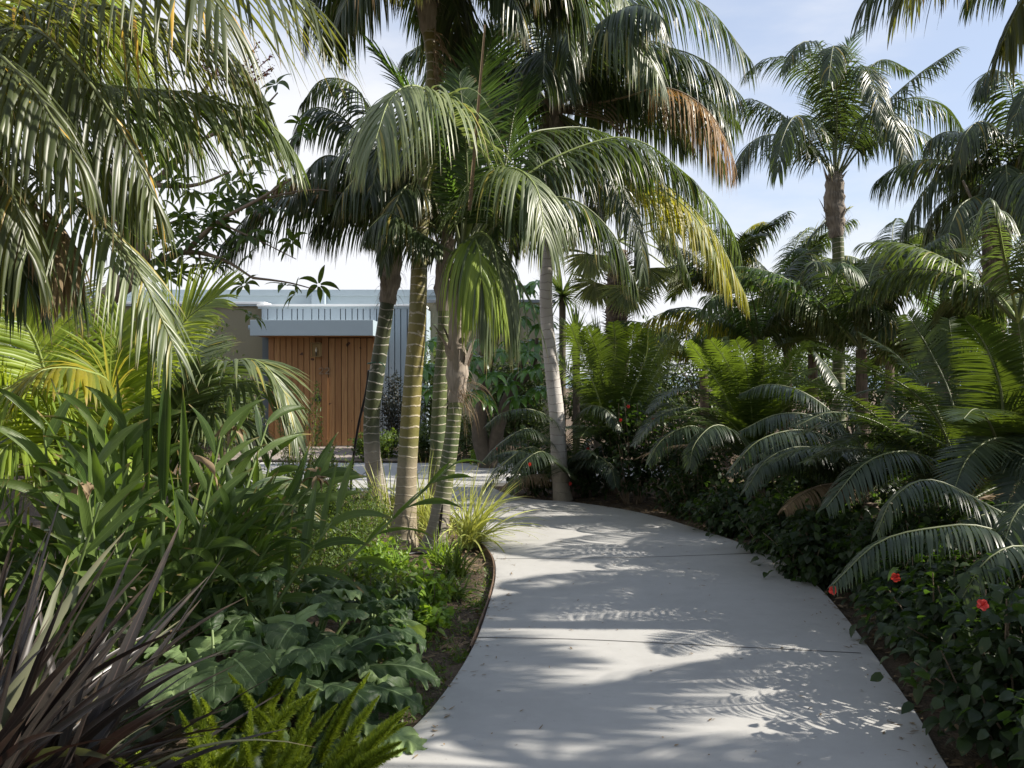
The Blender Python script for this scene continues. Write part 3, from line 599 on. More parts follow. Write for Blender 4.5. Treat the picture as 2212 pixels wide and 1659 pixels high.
frond(pxs([(1000, 560, 8.3), (1030, 440, 8.1), (1075, 375, 7.9), (1118, 366, 7.7), (1160, 410, 7.5), (1178, 510, 7.35)]), 'king', t, KG, dr=2.4, L=0.85, n=87)
frond(pxs([(1000, 560, 8.3), (1030, 505, 8.0), (1062, 520, 7.8), (1078, 590, 7.7), (1080, 650, 7.7)]), 'king', t, [M['king'], M['rachis']], L=1.05, n=84, dr=5)
frond(pxs([(1000, 560, 8.3), (1020, 515, 7.9), (1035, 540, 7.7), (1040, 600, 7.6)]), 'king', t, [M['areca'], M['rachis']], L=.95, n=70, dr=5)
frond(pxs([(1000, 560, 8.3), (1130, 385, 8.4), (1290, 305, 8.6), (1390, 308, 8.7), (1500, 390, 8.8)]), 'kentia', t, [M['kentia'], M['rachis']], L=0.78, n=96, az=.25)
frond(pxs([(1000, 555, 8.4), (1110, 320, 8.9), (1205, 277, 9.3), (1310, 290, 9.7), (1400, 380, 10)]), 'kentia', t, KD, L=0.71)
frond(pxs([(1000, 555, 8.3), (1004, 380, 8.4), (1030, 200, 8.5), (1066, 70, 8.6)]), 'stiff', t, GR, L=0.59, n=75, az=1.2)
frond(pxs([(1000, 555, 8.3), (1010, 400, 8.0), (1002, 260, 7.9), (992, 170, 7.9)]), 'stiff', t, GR, L=0.40, n=75, az=-1.4, dr=.8)
frond(pxs([(1000, 555, 8.3), (1080, 400, 8.6), (1110, 250, 8.9), (1130, 170, 9.1)]), 'stiff', t, GR, L=0.53, az=.8, dr=.9)
frond(pxs([(1000, 555, 8.3), (960, 380, 8.1), (920, 260, 7.9), (850, 160, 7.8), (810, 110, 7.8)]), 'stiff', t, GR, L=0.50, az=3.3)
frond(pxs([(1000, 560, 8.3), (1120, 450, 8.0), (1230, 430, 7.9), (1320, 500, 7.9), (1370, 600, 7.9)]), 'kentia', t, KD, L=0.68)
frond(pxs([(1000, 560, 8.3), (900, 500, 8.1), (840, 460, 7.9), (790, 500, 7.8)]), 'kentia', t, KD, L=0.47)
mb = MB(); c, s = spline(np.array([P(1014, 455, 7.6), P(1022, 340, 7.6), P(1038, 190, 7.6), P(1047, 60, 7.6)]), 14); blades(mb, [c[0]], [c[-1] - c[0]], [(1, 0.2, 0)], 1.6, .05, lambda s: .85 - .45 * s, 10, 0, .6); mb.obj('dry_spathe', M['dead'], t)
# E
t = thing('palm_tree', 'palm with smooth pale grey trunk standing alone at the right edge of the path', 'palm', P(1212, 1075, 11.6))
trunk(t, [(1216, 1082, 11.6, .135), (1212, 1050, 11.6, .112), (1208, 1000, 11.6, .107), (1203, 900, 11.6, .100), (1192, 800, 11.6, .092), (1182, 700, 11.6, .085), (1179, 620, 11.6, .082), (1184, 540, 11.6, .082), (1186, 420, 11.6, .082), (1190, 320, 11.6, .085)], M['trunkW'], .105)
shaft(t, [(1190, 330, 11.6, .09), (1192, 290, 11.6, .15), (1194, 250, 11.6, .13), (1198, 200, 11.6, .08)], M['shaft'], flakes=26)
E = (1196, 240, 11.6)
def ef(l, **k):
    sp = k.pop('sp', 'kentia'); m = k.pop('m', KD); frond(pxs([E] + l), sp, t, m, **k)
ef([(1305, 150, 11.4), (1420, 105, 11.2), (1520, 130, 11), (1600, 205, 10.9)], L=0.98, n=99)
ef([(1280, 80, 11.5), (1400, -20, 11.4), (1520, 10, 11.3), (1622, 130, 11.2)], L=0.98, n=99)
ef([(1330, 195, 11.8), (1440, 195, 12), (1520, 260, 12.2), (1560, 350, 12.3)], L=0.98)
ef([(1330, 215, 11.0), (1440, 190, 10.6), (1530, 240, 10.4), (1580, 330, 10.3)], L=0.98, m=RU, n=60, dr=3.2, t0=.5, W=.016, name='dead_frond')
ef([(1300, 210, 12), (1420, 160, 12.2), (1520, 170, 12.4), (1590, 260, 12.5)], L=0.98)
ef([(1140, 110, 11.3), (1090, 50, 11.1), (1040, 80, 11), (1010, 160, 11)], L=0.83)
ef([(1205, 80, 11.2), (1260, -30, 11), (1330, -30, 10.8), (1380, 60, 10.7)], L=0.98, m=KG)  # lighter leaf material stands in for sunlit leaflets at the front
ef([(1170, 80, 11), (1190, 0, 10.6), (1220, 30, 10.2), (1230, 110, 9.9)], L=0.89)
ef([(1110, 190, 11.4), (1030, 170, 11.2), (960, 220, 11.1)], L=0.83)
ef([(1150, 60, 12), (1100, -60, 12.3), (1000, -80, 12.5)], L=0.94)
ef([(1260, 120, 11), (1310, 60, 10.6), (1370, 70, 10.3), (1420, 160, 10.1)], L=0.98, m=KG)  # king leaf again, its paler colour standing in for sunlight
ef([(1330, 330, 11.2), (1440, 400, 11), (1540, 500, 10.9), (1612, 640, 10.8)], L=0.77, m=YE, dr=2.6, n=90)
ef([(1340, 380, 10.9), (1430, 410, 10.7), (1510, 480, 10.6), (1570, 600, 10.5)], L=.9, m=YE, dr=2.6)
ef([(1300, 330, 11.5), (1380, 400, 11.4), (1450, 500, 11.4), (1490, 600, 11.3)], L=0.71, dr=2.6)
ef([(1280, 320, 10.9), (1340, 400, 10.4), (1380, 500, 10.2), (1390, 580, 10.1)], L=0.65, dr=2.6)
ef([(1150, 340, 11.3), (1120, 450, 11.1), (1110, 540, 11)], L=0.59, dr=2.6)
ef([(1260, 330, 11.9), (1290, 430, 12), (1300, 520, 12)], L=0.59, dr=2.6)
ef([(1370, 330, 12), (1480, 380, 12.2), (1570, 480, 12.3), (1600, 560, 12.3)], L=0.71, m=KG)
crown(t, P(1196, 250, 11.8), 12, 2.5, 1.1, .2, 1.9, 'kentia', sc=1.25)
mb = MB()
for k in range(9):
    q = pxs([E, (1150 - 6 * k, 262 - 12 * k + rng.normal(0, 6), 11.2), (1110 - 4 * k, 275 - 14 * k, 10.9), (1080, 330 - 12 * k, 10.8)]); c, s = spline(np.array(q), 14); tube(mb, c, np.linspace(.014, .005, 14), 5)
for k in range(7):
    q = pxs([E, (1260 + 8 * k, 250 - 5 * k, 11.2), (1310 + 8 * k, 262 + 4 * k, 11.0), (1350 + 3 * k, 300 + 10 * k, 10.9)]); c, s = spline(np.array(q), 14); tube(mb, c, np.linspace(.016, .004, 14), 5)
mb.obj('dry_flower_stalks', M['rachis_b'], t)
# F
t = thing('palm_tree', 'whole palm crown against the blue sky at right, brown boot on a green trunk', 'palm', P(1812, 985, 15))
trunk(t, [(1814, 1000, 15, .12), (1812, 900, 15, .11), (1812, 700, 15, .10), (1811, 560, 15, .098), (1809, 505, 15, .098)], M['trunkG'], .12)
shaft(t, [(1808, 512, 15, .105), (1806, 500, 15, .125), (1803, 455, 15, .165), (1803, 400, 15, .155), (1804, 372, 15, .10)], M['shaft'], flakes=18)
E = (1804, 392, 15)
ef([(1745, 300, 15), (1670, 235, 15), (1610, 215, 15), (1565, 250, 15)], v=.12, L=0.76)
ef([(1770, 335, 14.6), (1690, 292, 14.2), (1625, 305, 14), (1590, 370, 13.9)], v=.12, L=0.76)
ef([(1790, 230, 15), (1735, 140, 15), (1660, 125, 15), (1610, 160, 15)], v=.12, L=0.69, sp='king', m=KD)
ef([(1802, 230, 14.8), (1780, 120, 14.4), (1735, 90, 14), (1690, 150, 13.8)], v=.12, L=0.55, sp='king', m=KD)
ef([(1808, 250, 14.6), (1806, 130, 14.2), (1800, 100, 13.7), (1790, 170, 13.2)], v=.12, L=0.60, sp='king', m=KD)
ef([(1812, 230, 15.2), (1830, 110, 15.3), (1862, 60, 15.4)], v=.12, L=0.51, sp='stiff', m=GR, az=.5)
ef([(1850, 290, 15), (1900, 235, 15), (1985, 160, 15), (2065, 105, 15)], v=.12, L=0.60, sp='king', m=KD)
ef([(1880, 270, 15.2), (1950, 215, 15.3), (2030, 225, 15.4), (2085, 290, 15.5)], v=.12, L=0.76)
ef([(1880, 300, 14.8), (1960, 275, 14.6), (2040, 320, 14.5), (2095, 400, 14.4)], v=.12, L=0.73)
ef([(1860, 270, 14.4), (1910, 235, 13.8), (1945, 290, 13.4), (1960, 370, 13.2)], v=.12, L=0.76)
ef([(1760, 280, 14.4), (1720, 250, 13.9), (1690, 300, 13.5), (1680, 370, 13.3)], v=.12, L=0.73)
ef([(1835, 200, 14.6), (1860, 140, 14.2), (1890, 190, 13.8), (1905, 260, 13.5)], v=.12, L=0.65, sp='king', m=KD)
ef([(1770, 220, 15.6), (1760, 120, 16), (1720, 110, 16.3)], v=.12, L=0.55, sp='stiff', m=GR)
ef([(1850, 200, 15.8), (1900, 130, 16.2), (1960, 150, 16.4)], v=.12, L=0.55, sp='king', m=KD)
# G
t = thing('palm_tree', 'shaggy palm cut by the right edge of the photo, brown petioles on its trunk', 'palm', P(2150, 1060, 12.4))
trunk(t, [(2145, 1060, 12.4, .15), (2150, 800, 12.4, .14), (2150, 600, 12.4, .14), (2158, 470, 12.4, .17), (2165, 420, 12.4, .13)], M['trunkF'], jit=.09)
shaft(t, [(2148, 640, 12.4, .15), (2150, 560, 12.4, .17), (2158, 470, 12.4, .19), (2165, 420, 12.4, .12)], M['shaft'], flakes=40, name='old_boots')
E = (2165, 410, 12.4)
ef([(2150, 300, 12.2), (2120, 262, 12), (2085, 290, 11.8), (2070, 350, 11.8)], L=0.59)
ef([(2110, 350, 12.4), (2050, 360, 12.4), (1990, 420, 12.4), (1950, 500, 12.4)], L=0.71)
ef([(2190, 280, 12.3), (2180, 180, 12.2), (2140, 150, 12.1), (2110, 200, 12)], L=0.65)
ef([(2220, 330, 12), (2260, 250, 11.8), (2230, 180, 11.5), (2190, 260, 11.3)], L=0.71)
ef([(2120, 420, 11.8), (2070, 450, 11.4), (2040, 540, 11.2)], L=0.65)
ef([(2200, 380, 11.6), (2230, 380, 11), (2230, 480, 10.6)], L=0.71, m=KD)
ef([(2220, 420, 12), (2270, 440, 11.8), (2290, 540, 11.7)], L=0.71, m=KD)
crown(t, P(2165, 400, 12.6), 9, 1.7, 1.2, 0, 2.0, 'kentia')
mb = MB()
for a_, b_ in (((2118, 400), (2150, 520)), ((2080, 390), (2140, 540)), ((2205, 330), (2160, 520)), ((2190, 430), (2160, 560))):
    c, s = spline(np.array([P(*b_, 12.2), P((a_[0] + b_[0]) / 2 + 4, (a_[1] + b_[1]) / 2, 12.1), P(*a_, 12.0)]), 8); tube(mb, c, np.linspace(.035, .018, 8), 6)
mb.obj('dry_petioles', M['shaft2'], t)
# palms without visible trunks in the middle distance on the right
mid = [(1570, 640, 16, 10, 1.7, 'palm top with yellowing tips between the fan palm and the brown booted palm'),
       (1700, 650, 17, 10, 1.8, 'distant palm left of the brown booted trunk, fronds against white sky'),
       (1920, 650, 16, 10, 1.8, 'distant palm right of the brown booted trunk, fronds against white sky'),
       (1640, 770, 12.5, 9, 1.7, 'small palm with arching grey green fronds right of the yellowing hanging frond'),
       (1755, 765, 13.5, 9, 1.8, 'young palm with zigzag upright fronds left of the brown booted palm trunk'),
       (1860, 755, 11.5, 10, 1.9, 'bushy palm with long silvery hanging leaflets below the brown booted palm'),
       (2040, 620, 14.5, 10, 1.9, 'spiky palm top seen against white cloud between the two tall right palms'),
       (2010, 800, 11.5, 9, 1.6, 'low palm with one arched frond in front of the shaggy edge palm'),
       (2200, 700, 9.5, 9, 2.0, 'dark palm with silvery combed fronds at the right edge under the shaggy crown'),
       (1520, 800, 15.5, 8, 1.8, 'dark palm behind the yellow hanging fronds, low in the background')]
for u, v, y, n, L, lab in mid:
    b = P(u, v, y); t = thing('young_palm', lab, 'palm', (b[0], b[1], 0), 'younger palms along the back of the right bed')
    mb = MB(); tube(mb, [(b[0], b[1], -.1), (b[0] + .02, b[1], b[2] * .5), b], [.1, .08, .07], 10, s=[0, b[2] / 2, b[2]]); mb.obj('trunk', M['trunkF'], t)
    for k in range(n + 4):
        az = k * 2.4 + rng.random(); f = (k * .618) % 1; m_ = (KD, KG, GR, KD, YE)[int(rng.integers(0, 5 if k % 4 == 1 else 4))]
        frond(arc(b, az, 1.45 - 1.0 * f, L * rng.uniform(.8, 1.15), rng.uniform(1.0, 2.0), wob=.2), ('king', 'kentia', 'stiff')[k % 3], t, m_, az=az, leafL=.52, n=64)
# far right overhead palms (trunks stand outside the photo, fronds hang into it and shade the path); last two unseen, added to block sky light
ovh = [(5.0, 5.6, 4.25, 2.2, 11, 'palm outside the right edge whose dark leaflets hang in at the top right corner'),
       (6.9, 7.3, 4.3, 2.2, 6, 'second palm outside the right edge shading the middle of the path'),
       (5.3, 3.5, 4.0, 2.4, 13, 'third palm outside the right edge shading the near end of the path'),
       (3.6, -1.0, 4.2, 2.6, 13, 'unseen palm added behind the camera, right of the path, to block sky light'),
       (-2.2, -1.2, 4.4, 2.6, 13, 'unseen palm added behind the camera, left of the path, to block sky light')]
for x_, y_, z_, L, n, lab in ovh:
    t = thing('palm_tree', lab, 'palm', (x_, y_, 0)); mb = MB(); c, s = spline(np.array([(x_, y_, -.1), (x_ + .06, y_, 1.5), (x_, y_, z_)]), 60); tube(mb, c, np.linspace(.13, .09, 60), 14, s=s); mb.obj('trunk', M['trunkG'], t)
    crown(t, (x_, y_, z_), n, L, 1.0, .15, 1.5, 'kentia', az0=rng.random(), **(dict(leafL=.55) if y_ > 0 else {}))
    if z_ == 4.25:
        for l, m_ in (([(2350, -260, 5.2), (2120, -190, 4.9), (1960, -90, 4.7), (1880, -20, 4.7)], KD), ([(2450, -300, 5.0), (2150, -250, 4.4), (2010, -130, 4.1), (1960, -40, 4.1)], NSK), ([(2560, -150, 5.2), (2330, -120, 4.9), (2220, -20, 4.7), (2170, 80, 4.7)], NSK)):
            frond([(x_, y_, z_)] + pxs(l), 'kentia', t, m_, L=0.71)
# M: near palm, top left
t = thing('palm_tree', 'near palm filling the top left corner with long drooping fronds', 'palm', (-3.3, 4.9, 0))
mb = MB(); c, s = spline(np.array([(-3.3, 4.9, -.1), (-3.35, 4.9, 1.6), (-3.25, 4.8, 3.15)]), 60); tube(mb, c, np.linspace(.15, .10, 60), 14, s=s); mb.obj('trunk', M['trunkG'], t)
NS = [M['shade'], M['rachis_d']]
E = (-190, 150, 4.8)
def nf(l, m=NS, **k): frond(pxs([E] + l), k.pop('sp', 'kentia'), t, m, **k)
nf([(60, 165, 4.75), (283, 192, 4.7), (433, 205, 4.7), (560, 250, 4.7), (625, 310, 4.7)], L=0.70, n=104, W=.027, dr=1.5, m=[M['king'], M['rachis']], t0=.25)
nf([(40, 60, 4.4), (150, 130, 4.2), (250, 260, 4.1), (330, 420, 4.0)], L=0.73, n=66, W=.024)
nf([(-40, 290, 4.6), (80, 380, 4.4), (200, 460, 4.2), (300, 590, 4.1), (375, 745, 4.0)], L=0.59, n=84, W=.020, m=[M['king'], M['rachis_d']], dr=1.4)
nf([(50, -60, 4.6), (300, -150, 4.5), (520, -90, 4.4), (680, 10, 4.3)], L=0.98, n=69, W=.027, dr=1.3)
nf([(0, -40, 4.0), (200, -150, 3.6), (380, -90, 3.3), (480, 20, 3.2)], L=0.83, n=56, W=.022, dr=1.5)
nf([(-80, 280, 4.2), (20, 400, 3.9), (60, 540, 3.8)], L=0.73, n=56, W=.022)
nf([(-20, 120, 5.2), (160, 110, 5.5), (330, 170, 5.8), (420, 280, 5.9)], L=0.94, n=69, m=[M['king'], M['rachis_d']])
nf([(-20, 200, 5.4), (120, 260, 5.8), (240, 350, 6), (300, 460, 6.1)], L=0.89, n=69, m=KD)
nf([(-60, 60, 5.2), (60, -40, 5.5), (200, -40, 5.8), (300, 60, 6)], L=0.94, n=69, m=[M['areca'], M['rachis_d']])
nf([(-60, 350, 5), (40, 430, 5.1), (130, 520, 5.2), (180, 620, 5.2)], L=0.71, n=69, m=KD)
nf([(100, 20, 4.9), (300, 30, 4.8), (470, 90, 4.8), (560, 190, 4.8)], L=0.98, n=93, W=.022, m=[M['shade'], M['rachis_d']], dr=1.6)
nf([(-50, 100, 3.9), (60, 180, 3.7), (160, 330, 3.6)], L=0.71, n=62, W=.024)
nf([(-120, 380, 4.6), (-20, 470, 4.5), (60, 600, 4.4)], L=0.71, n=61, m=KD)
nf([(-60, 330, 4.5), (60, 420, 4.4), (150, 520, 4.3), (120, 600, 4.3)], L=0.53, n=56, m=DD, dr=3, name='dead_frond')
# second near palm above the frame: brown-tipped leaflets hanging at the top, centre left
t = thing('palm_tree', 'palm above the photo whose thin brown leaflet tips hang in left of the tall trunk', 'palm', (-1.9, 2.2, 0))
mb = MB(); c, s = spline(np.array([(-1.9, 2.2, -.1), (-2.0, 2.2, 2.0), (-1.9, 2.25, 4.2)]), 60); tube(mb, c, np.linspace(.15, .10, 60), 14, s=s); mb.obj('trunk', M['trunkG'], t)
frond([(-1.9, 2.25, 4.2), (-1.5, 2.9, 4.6), (-1.1, 3.8, 4.6), (-.9, 4.6, 4.3), (-.85, 5.1, 3.95)], 'kentia', t, [M['dead'], M['rachis_b']], L=.75, n=20, W=.013, dr=3)
frond([(-1.9, 2.25, 4.2), (-1.7, 3.1, 4.6), (-1.6, 4.0, 4.5), (-1.5, 4.6, 4.15)], 'kentia', t, NS, L=.9, n=26, W=.02)
frond([(-1.9, 2.25, 4.2), (-2.6, 2.9, 4.5), (-3.2, 3.6, 4.4), (-3.6, 4.2, 3.9)], 'kentia', t, NS, L=0.94, n=85)

# fan palm
def fanleaf(mb, c, nrmv, up, Rr, n=69, spread=3.6):
    nv = np.asarray(nrmv, float); nv = nv / np.linalg.norm(nv); up = np.asarray(up, float); up = up - nv * (up @ nv); up /= np.linalg.norm(up); sd_ = np.cross(up, nv)
    a = np.linspace(-spread / 2, spread / 2, n) + rng.normal(0, .015, n); D = np.cos(a)[:, None] * up + np.sin(a)[:, None] * sd_ + nv * .12
    blades(mb, np.tile(c, (n, 1)), D, np.cross(D, nv), Rr * rng.uniform(.85, 1.05, n), Rr * spread / n * 1.25, lambda s: .12 + .88 * min(1, s / .55) if s < .55 else max(.04, 1 - (s - .55) / .45), 6, rng.uniform(.2, .9, n), .5)
t = thing('fan_palm', 'fan palm with a rough dark brown trunk behind the pale grey trunk', 'palm', P(1335, 980, 16))
trunk(t, [(1338, 985, 16, .2), (1334, 800, 16, .19), (1332, 690, 16, .195), (1333, 600, 16, .175), (1336, 540, 16, .15)], M['trunkF'], jit=.07)
mb = MB(); n = 260; q = rng.random(n); O = np.array([P(1334, 740 - 190 * a_, 16) for a_ in q]); an = rng.random(n) * 6.28; out = np.stack((np.cos(an), np.sin(an), an * 0), 1)
blades(mb, O + out * .17, out * 1.0 + (0, 0, .9), np.cross(out, (0, 0, 1.0)), rng.uniform(.08, .2, n), rng.uniform(.05, .10, n), pr_strap, 3, rng.uniform(-.2, .6, n), .4); mb.obj('leaf_bases', M['shaft'], t)
fc = P(1337, 520, 16)
for k, (du, dv, dy, Rr) in enumerate([(100, -45, -1, .55), (165, -28, -.6, .6), (-60, 30, -.8, .6), (60, 60, -.9, .6), (-10, -60, -.3, .6), (90, 20, 1, .6), (-90, -20, .2, .6), (20, 100, -1, .6), (-50, 90, -.5, .55), (120, 70, .3, .55), (45, -90, .5, .55)]):
    mb = MB(); e = P(1337 + du, 520 + dv, 16 + dy); o_ = (e - fc); o_ /= np.linalg.norm(o_)
    c, s = spline(np.array([fc, (fc + e) / 2 + (0, 0, .08), e]), 8); tube(mb, c, .014, 5, 1)
    fanleaf(mb, e, np.array((0, -1.0, 0)) + o_ * .5 + rng.normal(0, .25, 3) + (0, 0, .4), o_ + (0, 0, -.1), Rr); mb.obj('fan_leaf', [M['fan'], M['rachis']], t)
# spiky yucca-like plant left of it
for u, v, y, lab in ((1245, 730, 17, 'spiky green rosette plant rising just right of the pale grey trunk'), (1290, 760, 16.5, 'second spiky rosette below the rough brown fan palm trunk'), (1215, 640, 18.5, 'spiky rosette at the corner of the olive wall')):
    b = P(u, v, y); t = thing('yucca', lab, 'yucca', (b[0], b[1], 0), 'spiky rosettes behind the pale trunk'); mb = MB(); tube(mb, [(b[0], b[1], -.1), (b[0], b[1], b[2])], .07, 8); mb.obj('trunk', M['bark2'], t)
    mb = MB(); n = 150; d = nrm(rng.normal(0, 1, (n, 3)) * (1, 1, .7) + (0, 0, .6)); blades(mb, np.tile(b, (n, 1)), d, np.cross(d, (0, 0, 1.0)), rng.uniform(.5, .85, n), .04, pr_strap, 4, .5, .3); mb.obj('foliage', M['bgleaf'], t)

# areca palms, left middle
AR = [M['areca'], M['rachis']]
t = thing('areca_palm', 'bright yellow green palm fronds glowing beside the entrance, left of the door', 'palm', (-2.55, 6.5, 0))
mb = MB()
for k in range(6):
    a_ = k * 1.05; tube(mb, [(-2.55 + .12 * math.cos(a_), 6.5 + .12 * math.sin(a_), -.05), (-2.5 + .2 * math.cos(a_), 6.45 + .2 * math.sin(a_), .55)], [.035, .025], 8)
mb.obj('stems', M['stem'], t)
def af(l, **k): frond(pxs(l), k.pop('sp', 'stiff'), t, k.pop('m', AR), **k)
af([(300, 1050, 6.3), (318, 850, 6.2), (390, 705, 6.1), (470, 640, 6.0)], L=0.59, n=69, az=.9)
af([(320, 1050, 6.3), (420, 840, 6.1), (500, 783, 5.9), (567, 785, 5.8), (625, 865, 5.8)], L=0.54, n=75, dr=.9, m=[M['king'], M['rachis']])
af([(320, 1050, 6.3), (430, 890, 6.15), (520, 825, 6.0), (600, 850, 5.95), (640, 940, 5.9)], L=.5, n=60, dr=1.3, m=[M['king'], M['rachis']])
af([(300, 1050, 6.3), (260, 870, 6.2), (250, 780, 6.1), (262, 690, 6.1)], L=0.53, n=66, az=1.8, m=[M['areca'], M['rachis']])
af([(320, 1050, 6.3), (390, 930, 6.0), (470, 890, 5.8), (560, 930, 5.7)], L=0.50, n=69, dr=1.2, m=[M['king'], M['rachis']])
af([(300, 1050, 6.5), (330, 900, 6.8), (380, 800, 7), (440, 740, 7.2)], L=0.59, n=66, m=[M['king'], M['rachis']])
af([(310, 1050, 6.3), (350, 930, 5.9), (400, 860, 5.7), (430, 800, 5.6)], L=0.40, n=66, az=-1.0, m=[M['king'], M['rachis']])
af([(300, 1080, 6.3), (420, 1020, 6.3), (560, 1040, 6.2), (650, 1100, 6.1)], L=0.47, n=69, m=[M['king'], M['rachis']])
t = thing('areca_palm', 'palm with sunlit lime and yellow fronds at the left edge of the photo', 'palm', (-3.1, 5.9, 0))
mb = MB()
for k in range(6):
    a_ = k * 1.05; tube(mb, [(-3.1 + .12 * math.cos(a_), 5.9 + .12 * math.sin(a_), -.05), (-3.1 + .2 * math.cos(a_), 5.9 + .2 * math.sin(a_), .6)], [.035, .025], 8)
mb.obj('stems', M['stem'], t)
af([(120, 1050, 5.9), (95, 800, 5.9), (50, 690, 5.8), (-20, 590, 5.8)], L=0.57, n=71, az=2.2)
af([(200, 1050, 5.9), (240, 850, 5.6), (180, 800, 5.3), (90, 800, 5.0), (40, 850, 4.9)], L=0.42, n=60, m=YE, az=3.6, dr=1.2, W=.036)
af([(130, 1050, 5.9), (110, 900, 5.5), (60, 830, 5.2), (-20, 850, 5.0)], L=0.53, n=60, dr=1.6, m=AR)
af([(150, 1050, 5.9), (200, 930, 5.9), (290, 900, 5.9), (330, 980, 5.9)], L=0.50, n=62, dr=1.0, m=AR)
af([(110, 1050, 5.9), (30, 900, 5.7), (-60, 800, 5.5)], L=0.59, n=62, m=AR)
af([(100, 1050, 6.1), (60, 850, 6.4), (100, 700, 6.7), (170, 620, 6.9)], L=0.53, n=62, m=[M['king'], M['rachis']])
af([(130, 1080, 5.9), (170, 1000, 5.5), (230, 980, 5.3), (260, 1060, 5.2)], L=0.47, n=60, dr=1.4, m=AR)
af([(100, 1080, 5.9), (80, 980, 5.4), (20, 960, 5.1), (-40, 1040, 5)], L=0.50, n=60, dr=1.4, m=AR)

# ------------------------------------------------------------------ broadleaf helpers
def leafcloud(mb, C, n, rad, L, W, prof=pr_ovate, droop=.8, fold=.25, mi=0, shell=.45, nseg=4, up=.25, mix2=None):
    d = nrm(rng.normal(0, 1, (n, 3))); r = rng.random(n) ** shell; O = np.asarray(C) + d * r[:, None] * np.asarray(rad)
    dirs = nrm(d * (1, 1, .6) + rng.normal(0, .6, (n, 3)) + (0, 0, up)); blades(mb, O, dirs, np.cross(dirs, (0, 0, 1.0)) + rng.normal(0, .35, (n, 3)), rng.uniform(.7, 1.2, n) * L, rng.uniform(.8, 1.2, n) * W, prof, nseg, droop, fold, mi=mi)
def whorl(mb, c, ax, n, L, W, tilt=.5, droop=1.2, mi=0, petiole=0):
    ax = nrm(np.asarray(ax, float)); ref = np.array((0, 1.0, .2)); a1 = nrm(np.cross(ax, ref)); a2 = np.cross(ax, a1)
    a = np.arange(n) / n * 6.283 + rng.random() * 6; D = np.cos(a)[:, None] * a1 + np.sin(a)[:, None] * a2 + ax * tilt
    blades(mb, np.tile(c, (n, 1)) + D * .02, D, np.cross(D, ax), L * rng.uniform(.8, 1.1, n), W * rng.uniform(.85, 1.1, n), pr_lance, 7, droop * rng.uniform(.7, 1.3, n), .3, mi=mi, wave=.05, rnd=np.clip(rng.normal(.5, .25, n), 0, 1))
def branch(mb, pts, r0, r1, sides=7, mi=0):
    c, s = spline(np.array(pts), 16); tube(mb, c, np.linspace(r0, r1, 16), sides, mi, s=s, jit=.05); return c

# umbrella tree by the wall
t = thing('umbrella_tree', 'glossy umbrella tree with drooping leaf whorls in front of the olive wall', 'tree', P(1055, 1000, 15.4))
mb = MB(); tb = (1055, 1012, 15.4)
br = [branch(mb, pxs([tb, (1035, 930, 15.4), (1045, 850, 15.3), (1040, 760, 15.2)]), .17, .05, 10), branch(mb, pxs([tb, (1075, 930, 15.4), (1100, 850, 15.3), (1140, 760, 15.2)]), .14, .05, 10),
      branch(mb, pxs([(1045, 850, 15.3), (1070, 740, 15.3), (1110, 620, 15.4)]), .07, .03), branch(mb, pxs([(1100, 850, 15.3), (1150, 800, 15.1), (1160, 730, 15)]), .05, .03)]
mb.obj('trunk', M['bark2'], t)
mb = MB()
for u, v, y in [(1046, 738, 14.8), (1030, 775, 14.6), (1090, 760, 14.7), (1110, 740, 15), (1140, 762, 14.7), (1150, 795, 14.6), (1060, 810, 14.5), (1095, 830, 14.6), (1128, 800, 14.8), (1050, 862, 14.4), (1010, 800, 14.8), (1020, 850, 14.8), (1160, 740, 15.1), (1120, 690, 15.2), (1090, 660, 15.3), (1150, 660, 15.3), (1070, 700, 15.4), (1170, 700, 15.2), (1040, 690, 15.6), (1130, 620, 15.5), (1165, 840, 15), (925, 740, 15.8), (935, 790, 15.8), (925, 840, 15.8), (910, 800, 15.6), (990, 700, 15.8), (1000, 760, 15.5), (1120, 860, 15), (1080, 600, 15.6), (1160, 610, 15.5)]:
    whorl(mb, P(u, v, y), (rng.normal(0, .3), -.35, 1), int(rng.integers(8, 11)), .38, .125, .25, 1.7)
mb.obj('crown', M['scheff'], t)

# umbrella tree, top left, with red berry spikes
t = thing('flowering_tree', 'branching tree behind the near left fronds with dark red flower spikes', 'tree', P(170, 1010, 9.0))
mb = MB()
main = branch(mb, pxs([(160, 1010, 9), (178, 780, 9), (225, 650, 9), (310, 575, 9), (262, 470, 9), (240, 380, 9)]), .16, .07, 10)
tips = []
for l, r0 in (([(310, 575, 9), (400, 545, 8.9), (480, 560, 8.8), (545, 600, 8.8)], .035), ([(262, 470, 9), (330, 400, 9), (400, 320, 9), (440, 200, 9), (470, 150, 9)], .05), ([(400, 545, 8.9), (470, 480, 8.8), (560, 430, 8.7), (640, 380, 8.6)], .03),
              ([(300, 590, 9), (240, 500, 8.6), (200, 380, 8.4), (240, 300, 8.3)], .06), ([(400, 320, 9), (480, 280, 8.9), (560, 240, 8.9), (600, 200, 8.9)], .025), ([(240, 380, 9), (280, 280, 9), (300, 200, 9)], .035), ([(330, 400, 9), (420, 400, 8.8), (500, 370, 8.8)], .03), ([(225, 650, 9), (260, 560, 9.3), (330, 500, 9.5), (400, 470, 9.6)], .04), ([(430, 545, 8.9), (436, 600, 8.9), (430, 640, 8.9)], .012), ([(470, 480, 8.8), (560, 520, 8.8), (640, 560, 8.8)], .012), ([(560, 430, 8.7), (690, 410, 8.9), (820, 440, 9.3)], .012), ([(545, 600, 8.8), (620, 610, 8.8), (680, 625, 8.8)], .014)):
    tips.append(branch(mb, pxs(l), r0, r0 * .3, 6))
mb.obj('trunk', M['bark'], t)
mb = MB()
